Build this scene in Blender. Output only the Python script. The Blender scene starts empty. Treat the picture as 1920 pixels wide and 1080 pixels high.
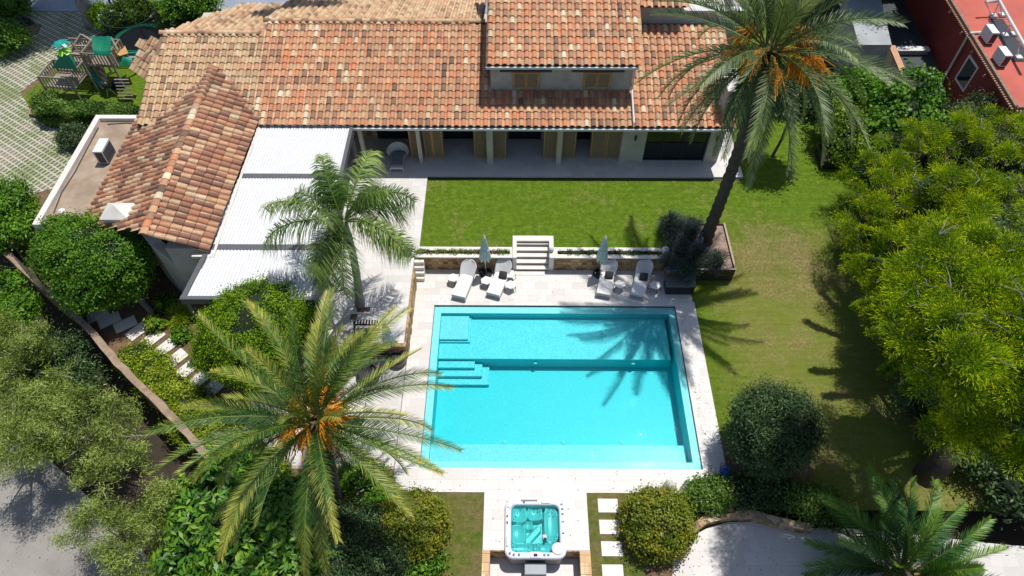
import bpy, bmesh, math, random
import numpy as np
from mathutils import Vector, Matrix, noise as mnoise
R=math.radians; PI=math.pi
rng=np.random.default_rng(7); random.seed(7)
S=bpy.context.scene; C=S.collection
# ---------------------------------------------------------------- camera model (used to read real coordinates off the survey)
H=27.0; F=1280.; TH=R(52.75); YAW=0.0061
_s,_c=math.sin(TH),math.cos(TH)
def ray(px,py):
    u=(px-960)/F; v=(py-540)/F
    dx,dy,dz=u,_c-v*_s,-(_s+v*_c); ca,sa=math.cos(YAW),math.sin(YAW)
    return dx*ca-dy*sa,dx*sa+dy*ca,dz
def P(px,py,z=0):
    x,y,d=ray(px,py); t=(H-z)/-d; return (x*t,y*t,z)
def PY(px,py,Y):
    x,y,d=ray(px,py); t=Y/y; return (x*t,Y,H+d*t)
def PX(px,py,X):
    x,y,d=ray(px,py); t=X/x; return (X,y*t,H+d*t)
def PM(px,py,Y0=28.15,z0=3.85,m=.32):
    x,y,d=ray(px,py); t=(z0-m*Y0-H)/(d-m*y); return (x*t,y*t,H+d*t)
# ---------------------------------------------------------------- helpers
class MB:
    def __init__(s): s.v=[]; s.f=[]; s.a=None
    def quad(s,a,b,c,d): n=len(s.v); s.v+=[a,b,c,d]; s.f.append((n,n+1,n+2,n+3)); return s
    def box(s,x0,y0,z0,x1,y1,z1,rz=0,piv=None):
        n=len(s.v)
        p=[(x0,y0,z0),(x1,y0,z0),(x1,y1,z0),(x0,y1,z0),(x0,y0,z1),(x1,y0,z1),(x1,y1,z1),(x0,y1,z1)]
        if rz:
            cx,cy=piv or ((x0+x1)/2,(y0+y1)/2); c,q=math.cos(rz),math.sin(rz)
            p=[(cx+(x-cx)*c-(y-cy)*q,cy+(x-cx)*q+(y-cy)*c,z) for x,y,z in p]
        s.v+=p; s.f+=[tuple(n+i for i in f) for f in ((0,3,2,1),(4,5,6,7),(0,1,5,4),(1,2,6,5),(2,3,7,6),(3,0,4,7))]; return s
    def prism(s,poly,z0,z1):
        n=len(s.v); k=len(poly)
        a=sum(poly[i][0]*poly[(i+1)%k][1]-poly[(i+1)%k][0]*poly[i][1] for i in range(k))
        if a<0: poly=poly[::-1]
        s.v+=[(p[0],p[1],z0) for p in poly]+[(p[0],p[1],z1) for p in poly]
        s.f.append(tuple(n+k-1-i for i in range(k))); s.f.append(tuple(n+k+i for i in range(k)))
        s.f+=[(n+i,n+(i+1)%k,n+k+(i+1)%k,n+k+i) for i in range(k)]; return s
    def tube(s,pts,rad,seg=8,cap=True):
        pts=[Vector(p) for p in pts]; k=len(pts)
        if not hasattr(rad,'__len__'): rad=[rad]*k
        n=len(s.v)
        for i,p in enumerate(pts):
            t=(pts[min(i+1,k-1)]-pts[max(i-1,0)]).normalized()
            up=Vector((0,0,1)) if abs(t.z)<.95 else Vector((1,0,0))
            u=t.cross(up).normalized(); w=u.cross(t)
            for j in range(seg):
                a=2*PI*j/seg; s.v.append(tuple(p+(u*math.cos(a)+w*math.sin(a))*rad[i]))
        for i in range(k-1):
            for j in range(seg):
                a=n+i*seg+j; b=n+i*seg+(j+1)%seg; s.f.append((a,b,b+seg,a+seg))
        if cap: s.f.append(tuple(n+j for j in range(seg))[::-1]); s.f.append(tuple(n+(k-1)*seg+j for j in range(seg)))
        return s
    def bar(s,a,b,w,h):   # rectangular bar between two points
        a=Vector(a); b=Vector(b); t=(b-a).normalized(); up=Vector((0,0,1)) if abs(t.z)<.95 else Vector((0,1,0))
        u=t.cross(up).normalized()*w/2; q=u.cross(t).normalized()*h/2; n=len(s.v)
        s.v+=[tuple(x) for p in (a,b) for x in (p-u-q,p+u-q,p+u+q,p-u+q)]
        s.f+=[tuple(n+i for i in f) for f in ((0,1,2,3),(7,6,5,4),(0,4,5,1),(1,5,6,2),(2,6,7,3),(3,7,4,0))]; return s
    def ball(s,c,r,seg=16,rings=10,sq=(1,1,1)):
        n=len(s.v)
        for i in range(rings+1):
            th=PI*i/rings
            for j in range(seg):
                a=2*PI*j/seg; s.v.append((c[0]+r*sq[0]*math.sin(th)*math.cos(a),c[1]+r*sq[1]*math.sin(th)*math.sin(a),c[2]+r*sq[2]*math.cos(th)))
        for i in range(rings):
            for j in range(seg):
                a=n+i*seg+j;b=n+i*seg+(j+1)%seg; s.f.append((a,a+seg,b+seg,b))
        return s
    def lathe(s,c,prof,seg=20,sx=1,fl=None):
        n=len(s.v)
        for i,(r,z) in enumerate(prof):
            for j in range(seg):
                a=2*PI*j/seg; rr=r*(1+(fl*math.cos(a*8) if fl else 0)); s.v.append((c[0]+rr*math.cos(a)*sx,c[1]+rr*math.sin(a),c[2]+z))
        for i in range(len(prof)-1):
            for j in range(seg):
                a=n+i*seg+j;b=n+i*seg+(j+1)%seg; s.f.append((a,b,b+seg,a+seg))
        s.f.append(tuple(n+(len(prof)-1)*seg+j for j in range(seg))); return s
def rootloc(p):
    l=Vector((0,0,0))
    while p is not None: l+=p.location; p=p.parent
    return l
def finish(name,me,m,parent,smooth=False):
    o=bpy.data.objects.new(name,me); C.objects.link(o)
    for q in (m if isinstance(m,(list,tuple)) else [m]): me.materials.append(q)
    if parent is not None: o.parent=parent
    if smooth:
        me.polygons.foreach_set('use_smooth',[True]*len(me.polygons))
    return o
def obj(name,mb,m,parent=None,smooth=False,bevel=0):
    l=rootloc(parent); me=bpy.data.meshes.new(name)
    me.from_pydata([(x-l.x,y-l.y,z-l.z) for x,y,z in mb.v],[],mb.f); me.update()
    o=finish(name,me,m,parent,smooth)
    if bevel:
        b=o.modifiers.new('b','BEVEL'); b.width=bevel; b.segments=2; b.limit_method='ANGLE'; b.angle_limit=R(40)
    return o
def npmesh(name,V,Q,m,parent=None,rnd=None,T=None,matQ=None,smooth=False,rnd2=None):
    V=np.asarray(V,float); l=rootloc(parent); V=V-np.array([l.x,l.y,l.z]); me=bpy.data.meshes.new(name)
    nq=len(Q); nt=0 if T is None else len(T)
    me.vertices.add(len(V)); me.vertices.foreach_set('co',V.ravel())
    idx=np.concatenate([np.asarray(Q,int).ravel()]+([np.asarray(T,int).ravel()] if nt else []))
    me.loops.add(len(idx)); me.loops.foreach_set('vertex_index',idx.astype(np.int32))
    me.polygons.add(nq+nt)
    st=np.concatenate([np.arange(nq)*4,nq*4+np.arange(nt)*3]); me.polygons.foreach_set('loop_start',st.astype(np.int32))
    if matQ is not None: me.polygons.foreach_set('material_index',np.asarray(matQ,np.int32))
    me.update(calc_edges=True); me.validate()
    for nm,val in (('rnd',rnd),('rnd2',rnd2)):
        if val is not None:
            a=me.attributes.new(nm,'FLOAT','POINT'); a.data.foreach_set('value',np.asarray(val,np.float32))
    return finish(name,me,m,parent,smooth)
def tag(o,label,cat,group=None):
    o['label']=label; o['category']=cat
    if group: o['group']=group
    return o
def thing(name,label,cat,loc=(0,0,0),group=None):
    o=bpy.data.objects.new(name,None); C.objects.link(o); o.location=loc; o.empty_display_size=.3
    return tag(o,label,cat,group)
def struct(name,mb,m,**k):
    o=obj(name,mb,m,**k); o['kind']='structure'; return o
def dup(root,loc,rotz=0,label=None,sc=1):
    def cp(o,par):
        c=o.copy(); C.objects.link(c); c.parent=par
        for ch in o.children: cp(ch,c)
        return c
    r=cp(root,None); r.location=loc; r.rotation_euler=(0,0,rotz); r.scale=(sc,)*3
    if label: r['label']=label
    return r
# ---------------------------------------------------------------- materials
def newmat(name):
    m=bpy.data.materials.new(name); m.use_nodes=True; nt=m.node_tree; nt.nodes.clear()
    out=nt.nodes.new('ShaderNodeOutputMaterial'); b=nt.nodes.new('ShaderNodeBsdfPrincipled'); nt.links.new(b.outputs[0],out.inputs[0])
    return m,nt,b,out
def N(nt,t,**k):
    n=nt.nodes.new('ShaderNode'+t)
    for a,v in k.items():
        if a.startswith('i_'):
            key=a[2:]; key=int(key) if key.isdigit() else key
            n.inputs[key].default_value=v
        else: setattr(n,a,v)
    return n
def L(nt,a,b): nt.links.new(a,b)
def ramp(nt,fac,stops,interp='LINEAR'):
    r=N(nt,'ValToRGB'); cr=r.color_ramp; cr.interpolation=interp
    while len(cr.elements)<len(stops): cr.elements.new(.5)
    for e,(p,c) in zip(cr.elements,stops): e.position=p; e.color=(*c,1)
    if fac is not None: L(nt,fac,r.inputs[0])
    return r.outputs[0]
def mix(nt,fac,a,b,mode='MIX'):
    n=N(nt,'Mix',data_type='RGBA',blend_type=mode)
    for v,k in ((fac,0),(a,6),(b,7)):
        if isinstance(v,(int,float)): n.inputs[k].default_value=v
        elif isinstance(v,tuple): n.inputs[k].default_value=(*v[:3],1)
        else: L(nt,v,n.inputs[k])
    return n.outputs[2]
def noise(nt,scale,detail=4,co=None,rough=.6,dist=0):
    n=N(nt,'TexNoise'); n.inputs['Scale'].default_value=scale; n.inputs['Detail'].default_value=detail; n.inputs['Roughness'].default_value=rough; n.inputs['Distortion'].default_value=dist
    if co is None: co=pos(nt)
    L(nt,co,n.inputs['Vector']); return n.outputs[0]
def pos(nt,kind='Object'): return N(nt,'TexCoord').outputs[kind]
def maprange(nt,v,a,b,c=0,d=1):
    n=N(nt,'MapRange'); n.inputs[1].default_value=a;n.inputs[2].default_value=b;n.inputs[3].default_value=c;n.inputs[4].default_value=d; L(nt,v,n.inputs[0]); return n.outputs[0]
def math_(nt,op,a,b=None):
    n=N(nt,'Math',operation=op)
    for i,v in enumerate((a,b)):
        if v is None: continue
        if isinstance(v,(int,float)): n.inputs[i].default_value=v
        else: L(nt,v,n.inputs[i])
    return n.outputs[0]
def bump(nt,b,h,strength=.3,dist=.02):
    n=N(nt,'Bump'); n.inputs['Strength'].default_value=strength; n.inputs['Distance'].default_value=dist
    L(nt,h,n.inputs['Height']); L(nt,n.outputs[0],b.inputs['Normal'])
def simple(name,col,rough=.7,var=.25,scale=3,bmp=0,metal=0,fine=40):
    m,nt,b,_=newmat(name)
    n=noise(nt,scale,6); f=noise(nt,fine,3)
    a=mix(nt,maprange(nt,n,.3,.7),tuple(c*(1-var) for c in col),tuple(min(1,c*(1+var*.5)) for c in col))
    a=mix(nt,maprange(nt,f,.3,.7,0,.35),a,tuple(c*(1-var) for c in col))
    L(nt,a,b.inputs['Base Color']); b.inputs['Roughness'].default_value=rough; b.inputs['Metallic'].default_value=metal
    if bmp: bump(nt,b,f,bmp,.02)
    return m
def bricks(nt,vec,w,h,off=.5,mortar=.008,smooth=.1,sq=1,sqf=2):
    n=N(nt,'TexBrick'); n.offset=off; n.squash=sq; n.squash_frequency=sqf
    n.inputs['Color1'].default_value=(0,0,0,1); n.inputs['Color2'].default_value=(1,1,1,1); n.inputs['Mortar'].default_value=(.5,.5,.5,1)
    n.inputs['Scale'].default_value=1; n.inputs['Mortar Size'].default_value=mortar; n.inputs['Mortar Smooth'].default_value=smooth
    n.inputs['Brick Width'].default_value=w; n.inputs['Row Height'].default_value=h
    L(nt,vec,n.inputs['Vector']); return n.outputs[0],n.outputs[1]
def travertine(name,tones,w=.62,h=.41,grout=.75,rz=0):
    m,nt,b,_=newmat(name)
    mp=N(nt,'Mapping'); mp.inputs['Rotation'].default_value=(0,0,rz); L(nt,pos(nt),mp.inputs[0])
    c,f=bricks(nt,mp.outputs[0],w,h,.37,.006,.1,.7,3)
    col=ramp(nt,c,[(0,tones[0]),(.35,tones[1]),(.7,tones[2]),(1,tones[1])])
    col=mix(nt,maprange(nt,noise(nt,.35,4),.35,.65,0,.45),col,tones[3])
    col=mix(nt,maprange(nt,noise(nt,9,6),.45,.75,0,.3),col,tuple(x*.72 for x in tones[1]))
    col=mix(nt,f,col,tuple(x*grout for x in tones[1]))
    L(nt,col,b.inputs['Base Color']); b.inputs['Roughness'].default_value=.55
    bump(nt,b,noise(nt,30,4),.15,.01); return m
def stonewall(name,w=.42,h=.2,tones=None,dark=.25):
    m,nt,b,_=newmat(name)
    sp=N(nt,'SeparateXYZ'); L(nt,pos(nt),sp.inputs[0]); cb=N(nt,'CombineXYZ')
    L(nt,math_(nt,'ADD',sp.outputs[0],sp.outputs[1]),cb.inputs[0]); L(nt,sp.outputs[2],cb.inputs[1])
    c,f=bricks(nt,cb.outputs[0],w,h,.43,.012,.3,.6,2)
    tones=tones or [(.16,.085,.03),(.42,.27,.12),(.6,.42,.22),(.33,.16,.06),(.66,.52,.33)]
    col=ramp(nt,c,[(i/(len(tones)-1),t) for i,t in enumerate(tones)])
    col=mix(nt,maprange(nt,noise(nt,6,6),.45,.7,0,.75),col,(.13,.06,.02)); col=mix(nt,f,col,(.2,.13,.07))
    L(nt,col,b.inputs['Base Color']); b.inputs['Roughness'].default_value=.85; bump(nt,b,noise(nt,18,5),.6,.04); return m
def leafmat(name,cols,trans=.35,gloss=.35,tint=.8):
    m,nt,b,out=newmat(name)
    a=N(nt,'Attribute',attribute_name='rnd')
    col=ramp(nt,a.outputs['Fac'],[(.08,cols[0]),(.5,cols[1]),(.95,cols[2])])
    col=mix(nt,maprange(nt,noise(nt,.8,3),.35,.65,0,.35),col,cols[0])
    L(nt,col,b.inputs['Base Color']); b.inputs['Roughness'].default_value=.5; b.inputs['Specular IOR Level'].default_value=gloss
    t=N(nt,'BsdfTranslucent'); tc=mix(nt,1.,col,(1.0,1.0,.25),'MULTIPLY'); L(nt,tc,t.inputs[0])
    ms=N(nt,'MixShader'); ms.inputs[0].default_value=trans; L(nt,b.outputs[0],ms.inputs[1]); L(nt,t.outputs[0],ms.inputs[2]); L(nt,ms.outputs[0],out.inputs[0]); return m
def tilemat(name,stops,stain=.35):
    m,nt,b,_=newmat(name)
    a=N(nt,'Attribute',attribute_name='rnd'); col=ramp(nt,a.outputs['Fac'],stops)
    n=noise(nt,7,6); col=mix(nt,maprange(nt,n,.48,.75,0,.55),col,(.16,.1,.065))
    n2=noise(nt,25,4); col=mix(nt,maprange(nt,n2,.5,.75,0,stain),col,(.58,.46,.28))
    n3=noise(nt,.35,3); col=mix(nt,maprange(nt,n3,.45,.7,0,.28),col,(.2,.12,.07))
    L(nt,col,b.inputs['Base Color']); b.inputs['Roughness'].default_value=.85; bump(nt,b,n2,.35,.02); return m
TR=[(.57,.525,.485),(.63,.595,.56),(.67,.645,.615),(.57,.55,.53)]
M={}
M['trav']=travertine('travertine_paving',TR)
M['trav2']=travertine('travertine_paving_shade',[tuple(x*.9 for x in t) for t in TR],.8,.5)  # darker copy of the paving, shade put into its colour
M['trav_old']=travertine('weathered_paving',[(.34,.3,.25),(.46,.41,.35),(.53,.48,.41),(.36,.33,.29)],.7,.45,.6,R(20))
M['coping']=simple('coping_stone',(.72,.67,.61),.6,.15,2,.1)
M['riser']=simple('riser_stone',(.42,.33,.25),.8,.2,4,.2)
M['stone']=stonewall('ochre_stone')
M['drystone']=stonewall('rough_boundary_stone',.55,.28,[(.12,.08,.05),(.3,.22,.14),(.42,.32,.2),(.22,.13,.08)])
M['render']=simple('lime_render',(.56,.51,.44),.85,.2,1.2,.2)
M['render_grey']=simple('grey_lime_render',(.5,.475,.43),.85,.28,1.6,.3)
M['white']=simple('white_paint',(.66,.665,.67),.5,.08,3)
M['offwhite']=simple('offwhite_gutter',(.66,.66,.63),.45,.1,3)
M['wood']=simple('teak_wood',(.55,.32,.12),.6,.35,8,.1)
M['slat']=simple('teak_slat',(.33,.22,.11),.6,.35,8,.1)
M['greywood']=simple('weathered_wood',(.34,.28,.22),.8,.35,6,.3)
M['dark']=simple('dark_metal',(.03,.03,.035),.45,.2,4)
M['darkgrey']=simple('charcoal_frame',(.1,.105,.11),.5,.15,3)
M['corten']=simple('dark_corten_steel',(.035,.027,.022),.55,.4,2,.1)
M['soil']=simple('garden_soil',(.2,.12,.07),.95,.5,2.5,.8)
M['dirt']=simple('dark_earth',(.05,.036,.022),.95,.5,.8,.8)
M['asphalt']=simple('pale_dusty_road',(.30,.28,.25),.9,.3,.5,.4)
M['street']=simple('street_asphalt',(.26,.3,.36),.85,.2,.8,.3)
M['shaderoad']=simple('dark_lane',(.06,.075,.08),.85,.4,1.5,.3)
M['bark']=simple('rough_bark',(.1,.075,.055),.9,.5,5,.9)
M['barklight']=simple('smooth_grey_bark',(.3,.27,.24),.85,.35,3,.5)
M['wicker']=simple('white_wicker',(.66,.65,.64),.6,.15,30,.6,fine=90)
M['pad']=simple('cream_cushion',(.78,.75,.72),.85,.06,4,.1)
M['browncap0']=None;M['cushion']=simple('charcoal_cushion',(.05,.045,.05),.9,.3,6,.2)
M['greypad']=simple('slate_grey_pad',(.2,.22,.25),.85,.15,5,.1)
M['canvas']=simple('sage_canvas',(.56,.60,.56),.85,.22,6,.2)
M['greencloth']=simple('green_tarpaulin',(.0,.22,.12),.6,.2,3,.2)
M['lime']=simple('lime_plastic',(.35,.75,.05),.4,.1,3)
M['teal']=simple('teal_plastic',(.0,.3,.26),.4,.1,3)
M['pink']=simple('pink_plastic',(.8,.05,.35),.4,.1,3)
M['paleblue']=simple('pale_blue_plastic',(.6,.7,.85),.4,.1,3)
M['blue']=simple('blue_plastic',(.01,.08,.42),.35,.3,8)
M['blacktub']=simple('black_plastic',(.02,.022,.03),.35,.2,5)
M['ballstone']=simple('pale_stone_sphere',(.6,.57,.53),.8,.2,6,.3)
M['red']=simple('red_render',(.27,.035,.025),.85,.25,.8,.3)
M['redroof']=simple('red_roof_membrane',(.50,.105,.07),.75,.22,.7,.3)
M['redtrim']=simple('terracotta_drip_tiles',(.42,.26,.16),.8,.4,9,.3)
M['tubshell']=simple('pearl_acrylic',(.7,.71,.74),.2,.06,2)
M['tubskirt']=simple('taupe_skirt',(.3,.27,.25),.5,.1,3)
M['tubinside']=simple('aqua_acrylic',(.17,.50,.50),.3,.1,3)
M['jetm']=simple('jet_steel',(.05,.13,.16),.3,.2,5)
M['slate']=simple('slate_step',(.28,.3,.33),.5,.1,4)
M['navy']=simple('navy_fabric',(.02,.035,.12),.9,.3,6)
M['orange']=simple('date_stalks',(.95,.36,.015),.7,.4,10)
M['dead']=simple('dry_frond',(.3,.19,.08),.9,.4,6)
M['lavender']=None
M['bitumen']=simple('grey_roof_felt',(.2,.2,.2),.9,.25,1.5,.2)
M['sandfelt']=None
M['skin']=simple('skin',(.5,.28,.18),.6,.05,5)
M['jeans']=simple('blue_jeans',(.03,.06,.25),.9,.3,20)
M['fruitred']=simple('red_petals',(.6,.02,.02),.6,.2,9)
M['petwhite']=simple('white_petals',(.85,.84,.82),.7,.1,9)
M['petpink']=simple('pink_petals',(.75,.2,.4),.7,.2,9)
def mk_felt():
    m,nt,b,_=newmat('sand_stained_roof_felt')
    sp=N(nt,'SeparateXYZ'); L(nt,pos(nt),sp.inputs[0])
    f=maprange(nt,math_(nt,'ADD',sp.outputs[1],math_(nt,'MULTIPLY',noise(nt,1.2,5),1.5)),26.3,26.9)
    n=noise(nt,.9,6)
    a=mix(nt,maprange(nt,n,.4,.65),(.27,.2,.14),(.4,.31,.23)); a=mix(nt,maprange(nt,noise(nt,2,5),.55,.7,0,.6),a,(.4,.23,.11))
    g=mix(nt,maprange(nt,n,.4,.6),(.17,.175,.18),(.25,.25,.245))
    L(nt,mix(nt,f,a,g),b.inputs['Base Color']); b.inputs['Roughness'].default_value=.9; return m
M['sandfelt']=mk_felt()
def mk_glass():
    m,nt,b,_=newmat('dark_window_glass'); b.inputs['Base Color'].default_value=(.015,.02,.022,1); b.inputs['Roughness'].default_value=.06; return m
M['glass']=mk_glass()
def mk_lawn(name,kind):
    m,nt,b,_=newmat(name); co=pos(nt)
    n1=noise(nt,.55,6,co,.65,.3); n2=noise(nt,3.5,6,co,.7); n3=noise(nt,38,4,co,.7); n4=noise(nt,9,4,co,.6)
    g=mix(nt,maprange(nt,n2,.35,.68),(.09,.16,.008),(.19,.31,.016))
    g=mix(nt,maprange(nt,n4,.35,.65,0,.5),g,(.065,.115,.01))
    dry=mix(nt,maprange(nt,n4,.4,.6),(.38,.28,.14),(.2,.19,.05))
    f=math_(nt,'ADD',math_(nt,'MULTIPLY',n1,.62),math_(nt,'MULTIPLY',n2,.42))
    if kind=='main':
        # drier toward the pool side slope
        sp=N(nt,'SeparateXYZ'); L(nt,co,sp.inputs[0])
        far=maprange(nt,sp.outputs[1],25.5,20.5,0,1); rt=maprange(nt,sp.outputs[0],8.5,11,0,1)
        dr=math_(nt,'MULTIPLY',far,rt)
        bx=math_(nt,'MULTIPLY',math_(nt,'SUBTRACT',sp.outputs[0],13.4),.33); by=math_(nt,'MULTIPLY',math_(nt,'SUBTRACT',sp.outputs[1],21.8),.42)
        d2=math_(nt,'ADD',math_(nt,'MULTIPLY',bx,bx),math_(nt,'MULTIPLY',by,by))
        patch=maprange(nt,d2,1.3,0,0,.125)
        f=math_(nt,'ADD',math_(nt,'ADD',f,math_(nt,'MULTIPLY',dr,.075)),patch)
        g=mix(nt,math_(nt,'MULTIPLY',dr,.75),g,(.22,.24,.045))
        bare=maprange(nt,f,.56,.72,0,.85)
    else: bare=maprange(nt,f,.42,.6,0,.95); g=mix(nt,.4,g,(.09,.10,.02)); dry=mix(nt,.55,dry,(.17,.11,.06))
    c=mix(nt,bare,g,dry)
    c=mix(nt,maprange(nt,n3,.38,.62,0,.5),c,mix(nt,.5,c,(.02,.03,.004)))
    mp=N(nt,'Mapping'); mp.inputs['Scale'].default_value=(.25,2.6,1); L(nt,co,mp.inputs[0]); c=mix(nt,maprange(nt,noise(nt,2.2,4,mp.outputs[0]),.42,.62,0,.38),c,mix(nt,.45,c,(.03,.06,.004)))
    L(nt,c,b.inputs['Base Color']); b.inputs['Roughness'].default_value=.9; b.inputs['Specular IOR Level'].default_value=.15
    bump(nt,b,n3,.9,.05); return m
M['lawn']=mk_lawn('turf','main'); M['drylawn']=mk_lawn('dry_turf','dry')
def mk_paver():
    m,nt,b,_=newmat('grass_grid_pavers'); co=pos(nt)
    def lat(rot,fr,width):
        mp=N(nt,'Mapping'); mp.inputs['Rotation'].default_value=(0,0,rot); L(nt,co,mp.inputs[0]); sp=N(nt,'SeparateXYZ'); L(nt,mp.outputs[0],sp.inputs[0])
        s=math_(nt,'ABSOLUTE',math_(nt,'SINE',math_(nt,'MULTIPLY',sp.outputs[0],PI*fr))); return maprange(nt,s,width,width+.15,1,0)
    a=lat(R(33),3.6,.38); c=lat(R(-57),2.6,.26)
    grid=math_(nt,'MAXIMUM',a,c)
    n=noise(nt,.45,5,co); n2=noise(nt,6,4,co)
    cell=mix(nt,maprange(nt,n,.46,.62),(.10,.15,.015),(.24,.21,.12)); cell=mix(nt,maprange(nt,n2,.4,.6,0,.5),cell,(.12,.1,.04))
    conc=mix(nt,maprange(nt,n2,.3,.7),(.40,.38,.34),(.55,.52,.48))
    gg=math_(nt,'MULTIPLY',math_(nt,'MULTIPLY',grid,maprange(nt,n2,.3,.5,.5,1)),maprange(nt,n,.38,.5,.45,1))
    L(nt,mix(nt,gg,cell,conc),b.inputs['Base Color']); b.inputs['Roughness'].default_value=.9; bump(nt,b,gg,.5,.04); return m
M['paver']=mk_paver()
def mk_mosaic(name,lo,hi,sc=1.0):
    m,nt,b,_=newmat(name); co=pos(nt)
    v=N(nt,'TexVoronoi'); v.inputs['Scale'].default_value=26; L(nt,co,v.inputs['Vector'])
    w=noise(nt,14,5,co,.7); w2=noise(nt,1.4,4,co)
    f=math_(nt,'ADD',math_(nt,'MULTIPLY',w,.7),math_(nt,'MULTIPLY',N_sep(nt,v.outputs['Color']),.3))
    c=mix(nt,maprange(nt,f,.35,.65),lo,hi); c=mix(nt,maprange(nt,w2,.4,.65,0,.3),c,lo)
    L(nt,c,b.inputs['Base Color']); b.inputs['Roughness'].default_value=.5; return m
def N_sep(nt,c):
    s=N(nt,'SeparateColor'); L(nt,c,s.inputs[0]); return s.outputs[0]
M['m_ledge']=mk_mosaic('pale_aqua_mosaic_ledge',(.30,.58,.60),(.46,.70,.70))  # mosaic tones per depth, the water's absorption of light put into the colour
M['m_shal']=mk_mosaic('mosaic_shallow_water_tint',(.05,.47,.51),(.15,.65,.67))
M['m_shelf']=mk_mosaic('mosaic_shelf_water_tint',(.14,.50,.54),(.26,.62,.64))
M['m_deep']=mk_mosaic('mosaic_deep_water_tint',(.0,.47,.50),(.0,.56,.59))
def mk_water(name,tint,b1=.12,sc=2.2):
    m=bpy.data.materials.new(name); m.use_nodes=True; nt=m.node_tree; nt.nodes.clear(); out=N(nt,'OutputMaterial')
    t=N(nt,'BsdfTransparent'); t.inputs[0].default_value=(*tint,1)
    g=N(nt,'BsdfGlossy'); g.inputs['Color'].default_value=(.7,.75,.8,1); g.inputs['Roughness'].default_value=.015
    n1=noise(nt,sc,4,None,.6,.4); n2=noise(nt,14,3)
    bp=N(nt,'Bump'); bp.inputs['Strength'].default_value=b1; bp.inputs['Distance'].default_value=.1
    L(nt,math_(nt,'ADD',n1,math_(nt,'MULTIPLY',n2,.25)),bp.inputs['Height']); L(nt,bp.outputs[0],g.inputs['Normal'])
    fr=N(nt,'Fresnel'); fr.inputs[0].default_value=1.33; L(nt,bp.outputs[0],fr.inputs['Normal'])
    ms=N(nt,'MixShader'); L(nt,fr.outputs[0],ms.inputs[0]); L(nt,t.outputs[0],ms.inputs[1]); L(nt,g.outputs[0],ms.inputs[2]); L(nt,ms.outputs[0],out.inputs[0]); return m
M['water']=mk_water('pool_water_surface',(.70,.97,1.0),.2,2.6)
def mk_net():
    m=bpy.data.materials.new('safety_net_mesh'); m.use_nodes=True; nt=m.node_tree; nt.nodes.clear(); out=N(nt,'OutputMaterial')
    t=N(nt,'BsdfTransparent'); d=N(nt,'BsdfDiffuse'); d.inputs[0].default_value=(.02,.03,.025,1); ms=N(nt,'MixShader'); ms.inputs[0].default_value=.6
    L(nt,t.outputs[0],ms.inputs[1]); L(nt,d.outputs[0],ms.inputs[2]); L(nt,ms.outputs[0],out.inputs[0]); return m
M['net']=mk_net()
M['tile_main']=tilemat('terracotta_tiles_main',[(0,(.09,.055,.04)),(.14,(.30,.16,.10)),(.32,(.50,.22,.12)),(.5,(.58,.35,.19)),(.62,(.44,.25,.14)),(.78,(.62,.21,.09)),(.88,(.64,.52,.33)),(1,(.74,.67,.5))])
M['tile_pale']=tilemat('terracotta_tiles_pale',[(0,(.16,.10,.065)),(.2,(.38,.22,.13)),(.5,(.55,.37,.2)),(.75,(.60,.46,.28)),(.88,(.56,.25,.14)),(1,(.70,.6,.42))])
M['tile_dark']=tilemat('terracotta_tiles_dark',[(0,(.11,.06,.045)),(.25,(.24,.11,.075)),(.5,(.40,.16,.085)),(.7,(.52,.30,.17)),(.86,(.56,.40,.24)),(1,(.68,.57,.4))])
LF={ # leaf colours: dark, mid, light
 'pine':leafmat('pine_needles',[(.012,.05,.004),(.21,.38,.006),(.95,.97,.012)],.35,.15),
 'dense':leafmat('dense_leaves',[(.015,.06,.005),(.08,.21,.010),(.22,.42,.02)],.25,.3),
 'moss':leafmat('mossy_leaves',[(.03,.09,.004),(.16,.31,.006),(.38,.56,.010)],.3,.25),
 'olive':leafmat('grey_green_leaves',[(.012,.035,.010),(.04,.09,.022),(.15,.24,.08)],.2,.4),
 'silver':leafmat('silver_leaves',[(.03,.045,.04),(.08,.11,.10),(.18,.22,.2)],.15,.3),
 'airy':leafmat('feathery_leaves',[(.11,.15,.035),(.30,.40,.08),(.58,.68,.2)],.3,.25),
 'magnolia':leafmat('large_glossy_leaves',[(.01,.06,.006),(.08,.24,.012),(.32,.52,.03)],.2,.6),
 'box':leafmat('clipped_shrub_leaves',[(.05,.08,.006),(.17,.24,.010),(.42,.34,.03)],.25,.4),
 'hedge':leafmat('hedge_leaves',[(.03,.08,.01),(.10,.20,.02),(.25,.36,.07)],.25,.3),
 'lime':leafmat('lime_leaves',[(.05,.12,.008),(.14,.26,.012),(.33,.45,.03)],.35,.35),
 'date':leafmat('date_palm_leaflets',[(.025,.06,.02),(.11,.19,.06),(.50,.56,.27)],.2,.5),
 'dategrn':leafmat('green_palm_leaflets',[(.01,.06,.012),(.04,.15,.02),(.26,.44,.04)],.2,.5),
 'dategold':leafmat('golden_palm_leaflets',[(.012,.06,.010),(.08,.20,.022),(.66,.60,.11)],.25,.5),
 'queen':leafmat('feathery_palm_leaflets',[(.02,.07,.006),(.11,.22,.018),(.40,.52,.12)],.25,.5),
 'ground':leafmat('groundcover_leaves',[(.06,.12,.008),(.24,.36,.012),(.60,.62,.05)],.3,.3)}
M['core']=simple('shaded_foliage_core',(.012,.022,.006),1,.3,4)
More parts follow.
